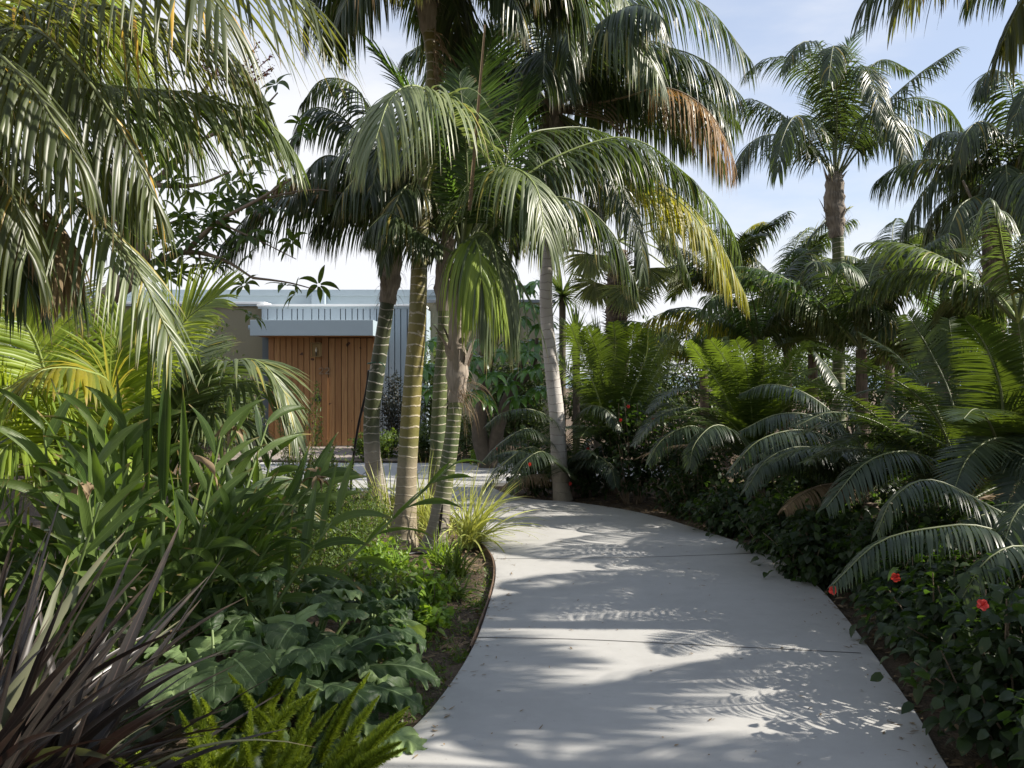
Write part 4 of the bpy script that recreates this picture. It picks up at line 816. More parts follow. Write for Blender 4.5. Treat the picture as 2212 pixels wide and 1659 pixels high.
for c in tips:
    for k in range(5, 16, 4): whorl(mb, c[k] + rng.normal(0, .10, 3), rng.normal(0, .5, 3) + (0, 0, .8), int(rng.integers(5, 8)), .21, .06, .4, 1.2)
for u, v, y, k in ((430, 480, 9, 18), (400, 440, 9, 14), (350, 280, 9.2, 14), (300, 250, 9.2, 12), (520, 440, 8.8, 12), (360, 500, 9.2, 12), (250, 230, 9.2, 12), (500, 500, 9, 10), (450, 250, 9, 8), (320, 180, 9.2, 8), (560, 370, 8.8, 7), (420, 550, 8.9, 9), (480, 560, 8.8, 8), (370, 560, 8.9, 9), (610, 260, 8.9, 4), (600, 230, 8.9, 3)):
    for _ in range(int(k * .6)): whorl(mb, P(u, v, y) + rng.normal(0, .18, 3), rng.normal(0, .5, 3) + (0, 0, .8), 6, .2, .06, .4, 1.3)
mb.obj('crown', M['treeleaf'], t)
mb = MB()
for u0, v0, u1, v1 in ((470, 170, 396, 96), (475, 165, 455, 90), (500, 180, 555, 130), (500, 182, 588, 120), (505, 185, 590, 145), (490, 175, 430, 120), (510, 190, 560, 165), (500, 175, 556, 95), (500, 190, 580, 158)):
    c, s = spline(np.array([P(u0, v0, 8.9), P((u0 + u1) / 2, (v0 + v1) / 2 + 6, 8.9), P(u1, v1, 8.9)]), 16); tube(mb, c, .005, 4)
    n = 90; k = rng.integers(0, 16, n); O = c[k] + rng.normal(0, .012, (n, 3)); d = nrm(rng.normal(0, 1, (n, 3))); blades(mb, O, d, np.cross(d, (0.1, 0, 1)), .025, .022, pr_ovate, 2, 0)
mb.obj('flower_spikes', M['redberry'], t)

# ------------------------------------------------------------------ cycads
CY = [M['cycad'], M['rachis']]; C3 = [M['cycad3'], M['rachis_d']]; CB = [M['cycad2'], M['rachis_d']]
def cycad(lab, base, tips, y, sp='cycad', mats=CY, sc=1.0, extra=0, L=1.2, name='cycad', el=(1.3, .5), g=1.4, tr=.14):
    b = np.array(base, float); t = thing(name, lab, 'cycad', (b[0], b[1], 0), 'cycads in the right bed')
    mb = MB(); tube(mb, [(b[0], b[1], -.1), (b[0], b[1], max(.08, b[2] * .4)), (b[0], b[1], max(.14, b[2] * .8))], [tr * .9, tr * .9, tr * .4], 12, jit=.08, s=[0, .3, .5]); mb.obj('trunk', M['trunkF'], t)
    for f in tips:
        kw = {}
        if isinstance(f[-1], dict): kw = dict(f[-1]); f = f[:-1]
        m = kw.pop('m', mats); frond([b] + pxs(f), kw.pop('sp', sp), t, m, sc=sc, **kw)
    if extra: az_ = rng.random() * 6; frond(arc(b, az_, .25, L, .9), sp, t, DD, sc=sc * .9, az=az_, name='dead_frond')
    for k in range(extra):
        az = k * 2.4 + rng.random(); f = (k * .618) % 1; e = el[0] + (el[1] - el[0]) * f
        frond(arc(b, az, e, L * rng.uniform(.85, 1.1), g), sp, t, mats, sc=sc, az=az)
    return t
B1 = P(1325, 960, 12.2)
cycad('tall bright green cycad with upright feather fronds right of the pale trunk', B1, [
    ((1290, 850, 12), (1255, 760, 11.9), (1232, 702, 11.7), dict(az=-1.9)), ((1305, 840, 12), (1290, 760, 11.9), (1268, 706, 11.7), dict(az=-1.7)), ((1322, 840, 12.2), (1330, 750, 12.2), (1325, 698, 12.1), dict(az=-1.57)),
    ((1345, 850, 12), (1362, 760, 11.9), (1372, 700, 11.7), dict(az=-1.4)), ((1365, 850, 12), (1395, 770, 11.9), (1400, 712, 11.8), dict(az=-1.2)), ((1385, 860, 12.2), (1440, 770, 12.3), (1480, 700, 12.4), dict(az=-.7)),
    ((1270, 860, 12.3), (1215, 790, 12.4), (1170, 735, 12.4), dict(az=-2.6)), ((1390, 860, 12.5), (1450, 790, 12.7), (1520, 790, 12.8)), ((1380, 850, 12.6), (1420, 760, 12.9), (1450, 720, 13)),
    ((1290, 880, 12.4), (1240, 830, 12.5), (1200, 840, 12.5)), ((1310, 860, 12.7), (1300, 780, 12.9), (1290, 720, 13), dict(az=-1.6))], 12, sc=1.25, extra=6, L=1.2, el=(.9, .3))
cycad('low dark cycad wrapped round the foot of the pale trunk, one frond over the path', P(1235, 1035, 12.0), [
    ((1200, 920, 11.6), (1150, 885, 11.2), (1090, 890, 11.0), (1050, 920, 10.9)), ((1190, 960, 11.6), (1140, 925, 11.2), (1080, 960, 11.0), (1040, 1000, 10.9)), ((1200, 1000, 11.3), (1150, 965, 10.9), (1090, 1000, 10.7), (1045, 1055, 10.6)),
    ((1200, 1000, 11), (1170, 975, 10.6), (1130, 1000, 10.4), (1100, 1060, 10.3), dict(L=.3)), ((1250, 930, 11.7), (1270, 880, 11.4), (1310, 885, 11.2), (1340, 930, 11.1)), ((1260, 1000, 11.5), (1290, 985, 11.2), (1320, 1010, 11), (1330, 1050, 10.9), dict(L=.28)),
    ((1260, 960, 11.9), (1310, 920, 12), (1370, 930, 12), (1410, 980, 12))], 12, 'sago', CB, 1.0, extra=6, L=1.2, el=(1.0, .4))
cycad('mid green cycad with a wide fan of fronds in the centre of the right bed', P(1630, 985, 10), [
    ((1570, 860, 9.9), (1520, 780, 9.8), (1488, 738, 9.7), dict(az=-2.5)), ((1600, 850, 9.8), (1565, 775, 9.7), (1535, 735, 9.6), dict(az=-2.2)), ((1620, 850, 9.7), (1610, 780, 9.5), (1590, 735, 9.4), dict(az=-1.8)), ((1640, 850, 9.7), (1650, 780, 9.5), (1650, 735, 9.4), dict(az=-1.4)),
    ((1670, 850, 9.8), (1710, 780, 9.7), (1740, 740, 9.6), dict(az=-1)), ((1690, 870, 9.9), (1760, 820, 9.9), (1820, 800, 9.9)), ((1560, 880, 9.9), (1500, 840, 9.8), (1440, 850, 9.7), (1400, 890, 9.6), dict(m=CB)), ((1560, 920, 9.8), (1490, 880, 9.6), (1420, 900, 9.5), (1370, 960, 9.4), dict(m=CB)),
    ((1540, 940, 9.6), (1490, 920, 9.4), (1430, 950, 9.3), (1400, 1000, 9.2), dict(m=CB, sp='sago')), ((1580, 930, 9.4), (1540, 920, 9.2), (1500, 960, 9), (1490, 1010, 8.9), dict(m=CB, sp='sago')), ((1700, 900, 9.8), (1760, 880, 9.8), (1820, 910, 9.8)), ((1580, 840, 10.3), (1560, 760, 10.4), (1560, 730, 10.5), dict(az=-2))], 10, sc=1.1, extra=9, L=1.35, el=(1.3, .4))
cycad('blue grey cycad arching low over the dark hibiscus, middle of the right bed', P(1880, 1060, 8), [
    ((1835, 976, 7.8), (1742, 930, 7.6), (1642, 950, 7.4), (1575, 1020, 7.3)), ((1840, 950, 7.9), (1760, 900, 7.8), (1680, 895, 7.7), (1600, 930, 7.6)), ((1830, 1000, 7.6), (1740, 965, 7.3), (1660, 990, 7.1), (1610, 1060, 7)), ((1820, 920, 8), (1740, 850, 8), (1660, 830, 8), (1600, 850, 8)),
    ((1850, 900, 8.1), (1800, 810, 8.2), (1760, 760, 8.2)), ((1900, 900, 8), (1940, 820, 8), (1990, 790, 8))], 8, 'sago', CB, 1.05, extra=13, L=1.35, el=(1.2, .2))
cycad('big cycad leaning left with long dark feather fronds, right part of the bed', P(2085, 1090, 6.6), [
    ((2042, 940, 6.5), (1975, 850, 6.4), (1875, 793, 6.3), (1750, 740, 6.2)), ((1990, 990, 6.4), (1880, 890, 6.2), (1780, 835, 6.1), (1680, 800, 6.0)), ((2030, 900, 6.8), (1950, 780, 6.9), (1860, 720, 7)), ((2060, 880, 6.9), (2010, 760, 7.1), (1960, 680, 7.2), dict(az=-2)),
    ((2000, 1000, 6.2), (1910, 920, 6.0), (1800, 890, 5.9), (1720, 920, 5.8), dict(m=CB)), ((2080, 900, 6.9), (2060, 760, 7.1), (2050, 690, 7.2), dict(az=-1.6)), ((2020, 1010, 6), (1960, 975, 5.8), (1870, 1000, 5.7), (1785, 1095, 5.6), dict(m=CB, sp='sago', dr=1.0)),
    ((2010, 940, 6.8), (1930, 850, 6.9), (1850, 850, 7), (1790, 900, 7), dict(m=CB)), ((2110, 900, 6.6), (2130, 800, 6.6), (2180, 740, 6.6), dict(az=-.9))], 7, 'cycad', C3, 1.15, extra=11, L=1.6, el=(1.35, .2))
cycad('tall cycad with upright dark olive fronds at the right edge of the photo', P(2180, 1060, 6.0), [
    ((2168, 940, 5.9), (2161, 836, 5.8), (2125, 740, 5.7), (2085, 690, 5.6), dict(az=-2.2)), ((2190, 900, 5.9), (2210, 800, 5.8), (2200, 700, 5.7), dict(az=-1.4)), ((2200, 920, 6), (2260, 820, 6), (2300, 740, 6)), ((2150, 920, 6.1), (2110, 820, 6.3), (2070, 770, 6.4), dict(az=-2.6)),
    ((2180, 960, 5.6), (2140, 950, 5.4), (2090, 990, 5.3), (2060, 1060, 5.2), dict(m=CB)), ((2230, 960, 5.7), (2250, 940, 5.5), (2220, 1000, 5.3), (2180, 1080, 5.2), dict(m=CB))], 6, 'cycad', C3, 1.15, extra=9, L=1.4, el=(1.35, .3))
cycad('nearest cycad, broad ribbed blue green fronds curving in from the right edge', P(2440, 1330, 4.9), [
    ((2300, 1190, 4.8), (2130, 1090, 4.7), (2010, 1036, 4.6), (1930, 1075, 4.5), (1895, 1150, 4.5), dict(L=.24, n=100)), ((2290, 1210, 4.5), (2130, 1140, 4.3), (2020, 1140, 4.25), (1900, 1170, 4.2), (1800, 1262, 4.15), dict(L=.24, n=110)),
    ((2330, 1150, 5), (2212, 1090, 5), (2100, 1110, 5), (2040, 1180, 5), dict(L=.24)), ((2300, 1240, 4.3), (2210, 1180, 4.1), (2130, 1210, 4.0), (2080, 1290, 4), dict(L=.26)), ((2350, 1150, 5.2), (2250, 1010, 5.3), (2150, 970, 5.4), (2080, 1010, 5.5), dict(L=.26)),
    ((2350, 1180, 4.6), (2270, 1080, 4.4), (2200, 1100, 4.3), (2160, 1200, 4.2), dict(L=.26)), ((2400, 1100, 5), (2330, 960, 5), (2230, 900, 5))], 5, 'sago', CB, 1.0, extra=9, L=1.3)

# ------------------------------------------------------------------ hibiscus hedge along the right edge
def flower(parent, c, r=.055, face=(-.2, -1, .3)):
    mb = MB(); f = nrm(np.array(face, float) + rng.normal(0, .3, 3)); a1 = nrm(np.cross(f, (0, .1, 1))); a2 = np.cross(f, a1); a = np.arange(5) / 5 * 6.283 + rng.random()
    D = np.cos(a)[:, None] * a1 + np.sin(a)[:, None] * a2 + f * .45
    blades(mb, np.tile(c, (5, 1)), D, np.cross(D, f), r, r * 1.0, lambda s: max(.15, math.sin(math.pi * (.1 + .75 * s))), 5, .5, .2, G0=tuple(-f), wave=.12)
    tube(mb, [c, c + f * r * .6, c + f * r * 1.1 + (0, 0, .01)], [.003, .003, .005], 5, 0); return mb.obj('flower', M['red'], parent)
def hib(lab, x, y, h, r, n, fl=(), mat=None, L=.078, name='hibiscus_bush', cat='shrub', group='hibiscus bushes edging the right side of the path'):
    t = thing(name, lab, cat, (x, y, 0), group); mb = MB(); tips = []
    for k in range(26):
        a_ = k * 2.4 + rng.random(); q = rng.uniform(.15, 1.0); e = np.array((x + math.cos(a_) * r * q, y + math.sin(a_) * r * q, h * (1.08 - .45 * q * q) * rng.uniform(.8, 1.1)))
        s0 = np.array((x + math.cos(a_) * r * .2, y + math.sin(a_) * r * .2, -.05)); mp_ = (s0 + e) / 2 + rng.normal(0, .06, 3); c, s = spline(np.array([s0, mp_, e]), 8); tube(mb, c, np.linspace(.008, .003, 8), 5, s=s); tips.append(c)
    mb.obj('branches', M['twig'], t); mb = MB(); tips = np.array(tips); m = n
    ki = rng.integers(0, 26, m); kj = rng.uniform(1.5, 7, m); i0 = kj.astype(int); fr = (kj - i0)[:, None]; O = tips[ki, i0] * (1 - fr) + tips[ki, np.minimum(i0 + 1, 7)] * fr
    O = O + rng.normal(0, .07, (m, 3)) * (1.2, 1.2, .9); O[:, 2] = np.abs(O[:, 2]); out = nrm(O - (x, y, h * .3)); D = nrm(out * (1, 1, .4) + rng.normal(0, .5, (m, 3)) + (0, 0, .1))
    blades(mb, O, D, np.cross(D, (0, 0, 1.)) + rng.normal(0, .3, (m, 3)), rng.uniform(.6, 1.25, m) * L, rng.uniform(.55, .8, m) * L, pr_ovate, 4, 1.2, .25)
    mb.obj('foliage', mat or M['hib'], t)
    for f in fl: flower(t, P(*f), .023)
    return t
hl = [('nearest hibiscus bush, at the bottom right corner beside the path', 2.12, 2.95, .52, .50, 1500, ()),
      ('hibiscus bush in the bottom right corner behind the nearest one', 2.65, 3.25, .70, .50, 1500, ()),
      ('dark hibiscus bush with red blooms at both ends under the nearest cycad', 2.25, 3.75, .60, .52, 1800, ((1800, 1275, 4.35), (2122, 1307, 3.35))),
      ('hibiscus bush with one red bloom tucked under the ribbed cycad frond', 2.45, 4.55, .60, .55, 1800, ((1935, 1247, 4.2),)),
      ('dark bush at the right edge of the photo between two blooming ones', 3.05, 4.0, .78, .50, 1500, ()),
      ('dark bush under the ribbed fronds of the nearest cycad', 3.10, 5.1, .62, .55, 1500, ()),
      ('leafy bush at the outer curve of the path under the silver arching cycad frond', 2.56, 5.45, .48, .50, 1700, ()),
      ('glossy bush between the path and the big leaning cycad', 2.70, 6.3, .50, .50, 1700, ()),
      ('bush spilling over the path edge at the first saw cut joint', 2.52, 7.15, .46, .50, 1800, ()),
      ('bush behind the one that spills over the path edge', 3.30, 7.0, .62, .55, 1500, ()),
      ('dark bush where the path starts to bend left, sunlit lawn behind it', 2.52, 8.1, .44, .50, 1700, ()),
      ('leafy bush on the bend of the path above a strip of mulch', 2.25, 9.1, .42, .42, 1200, ()),
      ('sparse bush on red mulch halfway round the far bend', 2.10, 10.2, .5, .45, 800, ((1411, 903, 10.0),)),
      ('tall open hibiscus with two red blooms at its top right of the pale trunk', 1.55, 11.4, 1.2, .55, 1300, ((1357, 878, 10.9), (1341, 908, 10.9))),
      ('low leafy bush with red blooms at the base of the pale grey trunk', 1.00, 12.0, .5, .45, 900, ((1232, 1045, 11.3), (1270, 970, 11.6))),
      ('small bush left of the pale trunk, red bloom hanging above the cut frond', 0.30, 12.2, .7, .42, 1000, ((1145, 1003, 10.3), (1075, 970, 11.8))),
      ('shaded bush in the second row between the fan cycad and the path', 3.20, 8.9, .8, .55, 1600, ()),
      ('shaded bush behind the arching blue grey cycad', 3.90, 7.9, .8, .6, 1600, ()),
      ('open leggy hibiscus between the two bright cycads', 2.20, 11.2, .95, .5, 1200, ((1440, 960, 10.8),)),
      ('shaded bush at the back between the two bright cycads', 2.90, 10.2, .9, .55, 1500, ()),
      ('bush at the back left of the fan shaped cycad', 2.60, 12.6, 1.0, .6, 1500, ()),
      ('bush at the back behind the fan shaped cycad', 3.90, 11.4, 1.0, .7, 1600, ()),
      ('bush at the back right of the fan shaped cycad', 4.60, 10.0, 1.1, .7, 1600, ()),
      ('bush filling the shade behind the big leaning cycad', 4.50, 8.4, 1.2, .7, 1600, ())]
for a_ in hl: hib(*a_)

# ------------------------------------------------------------------ left bed plants
# ginger: leaves in two ranks on leaning canes
def ginger(lab, x, y, n, h, lean, spread, seed):
    t = thing('ginger_plant', lab, 'ginger', (x, y, 0), 'ginger clumps in the left bed'); mb = MB(); ml = MB(); md = MB()
    for k in range(n):
        b = np.array((x + rng.normal(0, spread * .45), y + rng.normal(0, spread * .3), -.05)); hh = h * rng.uniform(.7, 1.05)
        d = np.array((lean[0] + rng.normal(0, .30), lean[1] + rng.normal(0, .22), 1.0)); e = b + d * hh; c, s = spline(np.array([b, b + d * hh * .5 - (lean[0] * .1, 0, 0), e]), 12); tube(mb, c, np.linspace(.014, .006, 12), 6, s=s)
        ax = nrm(d); sd_ = nrm(np.cross(ax, (rng.normal(), rng.normal(), .2))); m = 11; q = np.linspace(.22, 1, m); O = np.stack([np.interp(q, np.linspace(0, 1, 12), c[:, i_]) for i_ in range(3)], 1)
        sg = np.where(np.arange(m) % 2 == 0, 1, -1)[:, None]; D = ax * np.linspace(.8, 2.6, m)[:, None] + sd_ * sg; LL = .42 * np.sin(np.linspace(.9, 2.2, m)) * rng.uniform(.8, 1.15, m)
        blades(ml, O, D, np.cross(D, np.cross(ax, sd_)) , LL, .055 * rng.uniform(.8, 1.2, m), pr_lance, 9, rng.uniform(.2, 1.5, m), .38, wave=.06, twist=rng.normal(0, .5, m), rnd=np.clip(rng.random(m), 0, .96))
        if k % 7 == 2:
            md = MB(); O = e + rng.normal(0, .015, (14, 3)); blades(md, O, rng.normal(0, .5, (14, 3)) + (0, 0, .4), rng.normal(0, 1, (14, 3)), rng.uniform(.05, .12, 14), .03, pr_lance, 5, 1.8, .4, twist=1.2); md.obj('withered_flower', M['dead'], t)
    mb.obj('canes', M['stem'], t); ml.obj('foliage', M['ginger'], t)
    return t
ginger('tall ginger clump with upright rolled leaves in the middle of the left bed', -2.05, 4.75, 18, 1.32, (.10, 0), .6, 1)
ginger('ginger clump leaning right towards the wooden door with ragged leaf tips', -1.85, 4.95, 16, 1.0, (.34, .05), .5, 2)
ginger('shaded ginger clump at the left edge behind the purple flax', -2.5, 4.5, 16, 1.1, (-.08, 0), .5, 3)
ginger('farther ginger clump whose leaf tips show below the arching areca frond', -2.0, 5.6, 16, 1.1, (.15, 0), .6, 4)
tg = thing('ginger_shoot', 'pair of tall rolled dark green shoots standing above the ginger clump', 'ginger', (P(350, 1100, 4.5)[0], 4.5, 0))
for u0, v0, u1, v1, w_ in ((352, 1090, 362, 722, .085), (318, 1060, 322, 745, .06), (275, 1080, 252, 795, .05), (402, 1080, 395, 830, .06), (225, 1100, 190, 900, .07)):
    mb = MB(); a_ = P(u0, v0, 4.5); b_ = P(u1, v1, 4.4); blades(mb, [a_], [b_ - a_], [(1, .3, 0)], np.linalg.norm(b_ - a_), w_, pr_lance, 14, .05, .75, wave=.06); mb.obj('leaf', M['ginger'], tg)
mb = MB(); c, s = spline(np.array([P(345, 1500, 4.6), P(350, 1250, 4.5), P(352, 1080, 4.5)]), 10); tube(mb, c, .012, 6); mb.obj('cane', M['stem'], tg)
# hanging torn yellow leaf
mb = MB(); blades(mb, [P(418, 985, 4.3)], [(.3, -.2, .1)], [(.2, 1, 0)], .26, .045, pr_lance, 16, 2.2, .8, wave=.2, twist=2.0); tt = mb.obj('withered_leaf', M['dead'], None); tag(tt, 'curled tan withered leaf hanging among the ginger foliage', 'leaf')

# purple flax
t = thing('flax_plant', 'dark purple flax with long sword leaves in the bottom left corner', 'flax', (-1.76, 2.72, 0))
for mat, n, nm in ((M['flax'], 260, 'purple_blades'), (M['flax2'], 24, 'grey_blades')):
    mb = MB(); az = rng.uniform(-1.9, 2.3, n); el = np.radians(rng.uniform(14, 80, n)); D = np.stack((np.cos(az) * np.cos(el), np.sin(az) * np.cos(el), np.sin(el)), 1)
    O = np.stack((-1.76 + rng.normal(0, .15, n), 2.72 + rng.normal(0, .13, n), np.full(n, .0)), 1); W = np.cross(D, (0, 0, 1.0)) + rng.normal(0, .35, (n, 3))
    blades(mb, O, D, W, rng.uniform(.7, 1.25, n), rng.uniform(.034, .056, n), pr_strap, 12, rng.uniform(.1, 1.1, n) if nm[0] == 'p' else rng.uniform(.6, 1.5, n), .42, twist=rng.normal(0, .5, n)); mb.obj(nm, mat, t)

# big lobed leaves
def lobed(L, W, droop, seed):
    """one broad lobed blade, base at origin, growing along +X, face up"""
    r2 = np.random.default_rng(seed); nr, nc = 56, 11; s = np.linspace(0, 1, nr); nl = 4.2
    env = np.sin(np.pi * np.clip(s, 0, 1) ** .8) ** .6 * (0.62 + .5 * np.exp(-((s - .62) / .25) ** 2)); lob = []
    for side in range(2):
        ph = r2.random() * .3; q = (s * nl + ph) % 1; l = .46 + .54 * np.sin(np.pi * q) ** .6; l = l * (1 + .05 * np.sin(s * 80 + side) + .04 * np.sin(s * 41 + seed)); l[s > .86] = np.maximum(l[s > .86], .75); lob.append(env * l)
    V = np.zeros((nr, nc, 3)); lp = np.zeros((nr, nc, 3)); el = .15 - droop * s ** 1.2; dx = np.cumsum(np.cos(el)) * L / nr; dz = np.cumsum(np.sin(el)) * L / nr
    for j in range(nc):
        a = (j / (nc - 1)) * 2 - 1; w = lob[0] if a < 0 else lob[1]; hw = w * W / 2; V[:, j, 0] = dx + abs(a) ** 1.3 * .38 * hw; V[:, j, 1] = a * hw
        V[:, j, 2] = dz + .16 * abs(a) * hw - .25 * (a * hw) ** 2 / W + .012 * np.sin(s * nl * 6.28 + .5) * abs(a) + .012 * abs(a) * np.sin(s * 37 + a * 3 + seed) - .03 * abs(a) ** 3
        lp[:, j, 0] = s; lp[:, j, 1] = (a + 1) / 2
    lp[..., 2] = r2.random(); i = np.arange(nr - 1)[:, None] * nc; j = np.arange(nc - 1)[None]
    return V.reshape(-1, 3), np.stack((i + j, i + nc + j, i + nc + j + 1, i + j + 1), -1).reshape(-1, 4), lp.reshape(-1, 3)
def lobed_mat(name, c1, c2, ct):
    m = leafm(name, c1, c2, ct, .22, .5, tipa=0, spec=.35); N = m.node_tree.nodes; Lk = m.node_tree.links; bs = N['Principled BSDF']; x, y, r = lpn(N, Lk)
    a = mathn(N, Lk, 'ABSOLUTE', mathn(N, Lk, 'SUBTRACT', y, .5)); mid_ = smooth(N, Lk, a, .035, .01)
    v = mathn(N, Lk, 'FRACT', mathn(N, Lk, 'SUBTRACT', mathn(N, Lk, 'MULTIPLY', x, 11), mathn(N, Lk, 'MULTIPLY', a, 5))); vv = smooth(N, Lk, mathn(N, Lk, 'ABSOLUTE', mathn(N, Lk, 'SUBTRACT', v, .5)), .07, .02)
    al = mathn(N, Lk, 'MAXIMUM', mid_, mathn(N, Lk, 'MULTIPLY', vv, .5)); src = bs.inputs['Base Color'].links[0].from_socket
    Lk.new(mixn(N, Lk, mathn(N, Lk, 'MULTIPLY', al, .6), src, (.20, .28, .13)), bs.inputs['Base Color']); fine = noise(N, Lk, 38, 3)
    bumpn(N, Lk, mathn(N, Lk, 'ADD', mathn(N, Lk, 'MULTIPLY', al, -1), mathn(N, Lk, 'MULTIPLY', fine, .8)), .6, .006, bs); return m
ML1 = lobed_mat('lobed_dark', (.038, .075, .032), (.075, .12, .045), (.18, .34, .05)); ML2 = lobed_mat('lobed_pale', (.15, .22, .09), (.22, .30, .12), (.30, .42, .08))
from mathutils import Matrix
def bear(lab, x, y, leaves, group='broad lobed leaf plants in the left bed'):
    t = thing('acanthus_plant', lab, 'plant', (x, y, 0), group)
    for k, (az, el, pet, L, dr, pale) in enumerate(leaves):
        b = np.array((x, y, -.03)); e = b + pet * np.array((math.cos(az) * math.cos(el), math.sin(az) * math.cos(el), math.sin(el)))
        V, f, lp = lobed(L, L * .72, dr, k + int(abs(x) * 100)); dn = max(-.2, el - .75); ca, sa = math.cos(az), math.sin(az); cd, sn = math.cos(dn), math.sin(dn)
        rol = rng.normal(0, .22); cr_, sr = math.cos(rol), math.sin(rol); V = np.stack((V[:, 0], V[:, 1] * cr_ - V[:, 2] * sr, V[:, 1] * sr + V[:, 2] * cr_), 1)
        V = np.stack((V[:, 0] * cd - V[:, 2] * sn, V[:, 1], V[:, 0] * sn + V[:, 2] * cd), 1); V = np.stack((V[:, 0] * ca - V[:, 1] * sa, V[:, 0] * sa + V[:, 1] * ca, V[:, 2]), 1)
        mb = MB(); mb.add(V + e, f, lp, 0); c, s = spline(np.array([b, (b + e) / 2 + (0, 0, .03), e]), 8); tube(mb, c, np.linspace(.011, .007, 8), 6, 1); mb.obj('leaf', [ML2 if pale else ML1, M['stem']], t)
def ring(n, el, pet, L, seed, palef=.15):
    r3 = np.random.default_rng(seed); return [(k * 2.4 + r3.random() * .5, el * r3.uniform(.7, 1.3), pet * r3.uniform(.7, 1.2), L * r3.uniform(.8, 1.15), r3.uniform(.5, 1.3), r3.random() < palef) for k in range(n)]
bear('lobed leaf plant beside the purple flax, large dark blue green leaves', -1.38, 4.15, ring(18, .85, .42, 0.35, 3) + [(-1.1, .6, .35, .5, 1.0, False), (-2.0, .7, .3, .45, 1.2, False)])
bear('lobed leaf plant in the middle with one pale insect eaten leaf on top', -.98, 4.15, ring(18, .9, .36, 0.35, 5) + [(1.9, 1.0, .42, .42, 1.1, True), (-1.7, .55, .30, .46, 1.4, True), (-.6, .55, .25, .40, 1.0, False)])
bear('lobed leaf plant reaching towards the path edge above the foxtail ferns', -.88, 4.75, ring(15, .95, .30, 0.24, 8) + [(-.9, .35, .25, .34, .7, False)])
bear('far lobed leaf plant under the leaning ginger canes', -1.35, 5.1, ring(15, .95, .48, 0.30, 9))
bear('wide lobed leaf plant with overlapping dark leaves in the centre of the left bed', -1.08, 4.75, ring(17, .9, .42, 0.35, 21) + [(-.5, .5, .3, .42, 1.0, False), (-1.2, .5, .3, .42, 1.0, False)])
bear('small lobed leaf plant by the bare soil near the path edge', -.88, 5.6, ring(14, .85, .24, 0.18, 12, 0))
bear('low lobed plant whose bright leaf overhangs the concrete', -.88, 3.98, [(-.35, .42, .24, .34, .35, True), (-1.2, .5, .2, .26, .8, False), (.4, .7, .2, .24, .8, False), (1.6, .7, .25, .3, .8, False), (2.8, .6, .22, .3, .8, False)])

# foxtail ferns
def plume_mesh(seed, L, r=.036):
    r4 = np.random.default_rng(seed); mb = MB(); bend = r4.uniform(.1, .5); pts = arc((0, 0, 0), 0, 1.45, L, bend + .1); c, s = spline(pts, 20); tube(mb, c, np.linspace(.003, .0012, 20), 4, 0, cap=False)
    n = int(5600 * L); q = r4.random(n) ** .85; O = np.stack([np.interp(q, np.linspace(0, 1, 20), c[:, k]) for k in range(3)], 1); a = r4.random(n) * 6.28; up_ = r4.uniform(.3, 1.1, n)
    T = nrm(np.gradient(c, axis=0)); Tq = np.stack([np.interp(q, np.linspace(0, 1, 20), T[:, k]) for k in range(3)], 1); s1 = nrm(np.cross(Tq, (0, 1.0, .01))); s2 = np.cross(Tq, s1)
    out = np.cos(a)[:, None] * s1 + np.sin(a)[:, None] * s2; D = out + Tq * up_[:, None]; rr = r * np.minimum(1, .5 + q * 3) * (1 - q ** 3.5 * .9) * r4.uniform(.7, 1.2, n)
    blades(mb, O, D, r4.normal(0, 1, (n, 3)), rr, .0036, pr_lance, 2, 0, rnd=r4.random(n)); return mb.mesh('plume', M['fox'])
PM = [plume_mesh(k, L_) for k, L_ in enumerate((.30, .36, .42, .48, .33, .55))]
def fox(lab, x, y, n, rot0=0, sp_=.10, tilt=.55, dirs=None):
    t = thing('foxtail_fern', lab, 'fern', (x, y, 0), 'foxtail ferns at the front of the left bed')
    for k in range(n):
        o = bpy.data.objects.new('plume', PM[int(rng.integers(0, 6))]); COL.objects.link(o); o.parent = t; a_ = k * 2.4 + rot0
        if dirs: a_ = dirs[0] + rng.normal(0, dirs[1])
        o.location = (math.cos(a_) * sp_ * rng.random(), math.sin(a_) * sp_ * rng.random(), -.03); tl = rng.uniform(.05, tilt) if not dirs else rng.uniform(tilt * .5, tilt)
        o.rotation_euler = (0, tl, a_); sc_ = rng.uniform(.8, 1.15); o.scale = (sc_, sc_, sc_)
fox('foxtail fern with long plumes leaning right towards the path', -.80, 3.42, 10, dirs=(.1, .45), tilt=.9)
fox('foxtail fern with one bright upright plume at the bottom centre of the bed', -.98, 3.35, 9, tilt=.5)
fox('foxtail fern between the flax blades and the lobed leaves', -1.22, 3.75, 10, tilt=.6)
fox('foxtail fern cut by the bottom edge of the photo below the flax', -1.18, 3.2, 10, tilt=.7)
fox('foxtail fern in shade behind the bright upright plume', -.85, 3.65, 8, tilt=.6)
fox('foxtail fern at the bottom edge next to the concrete', -.93, 3.1, 9, tilt=.6)

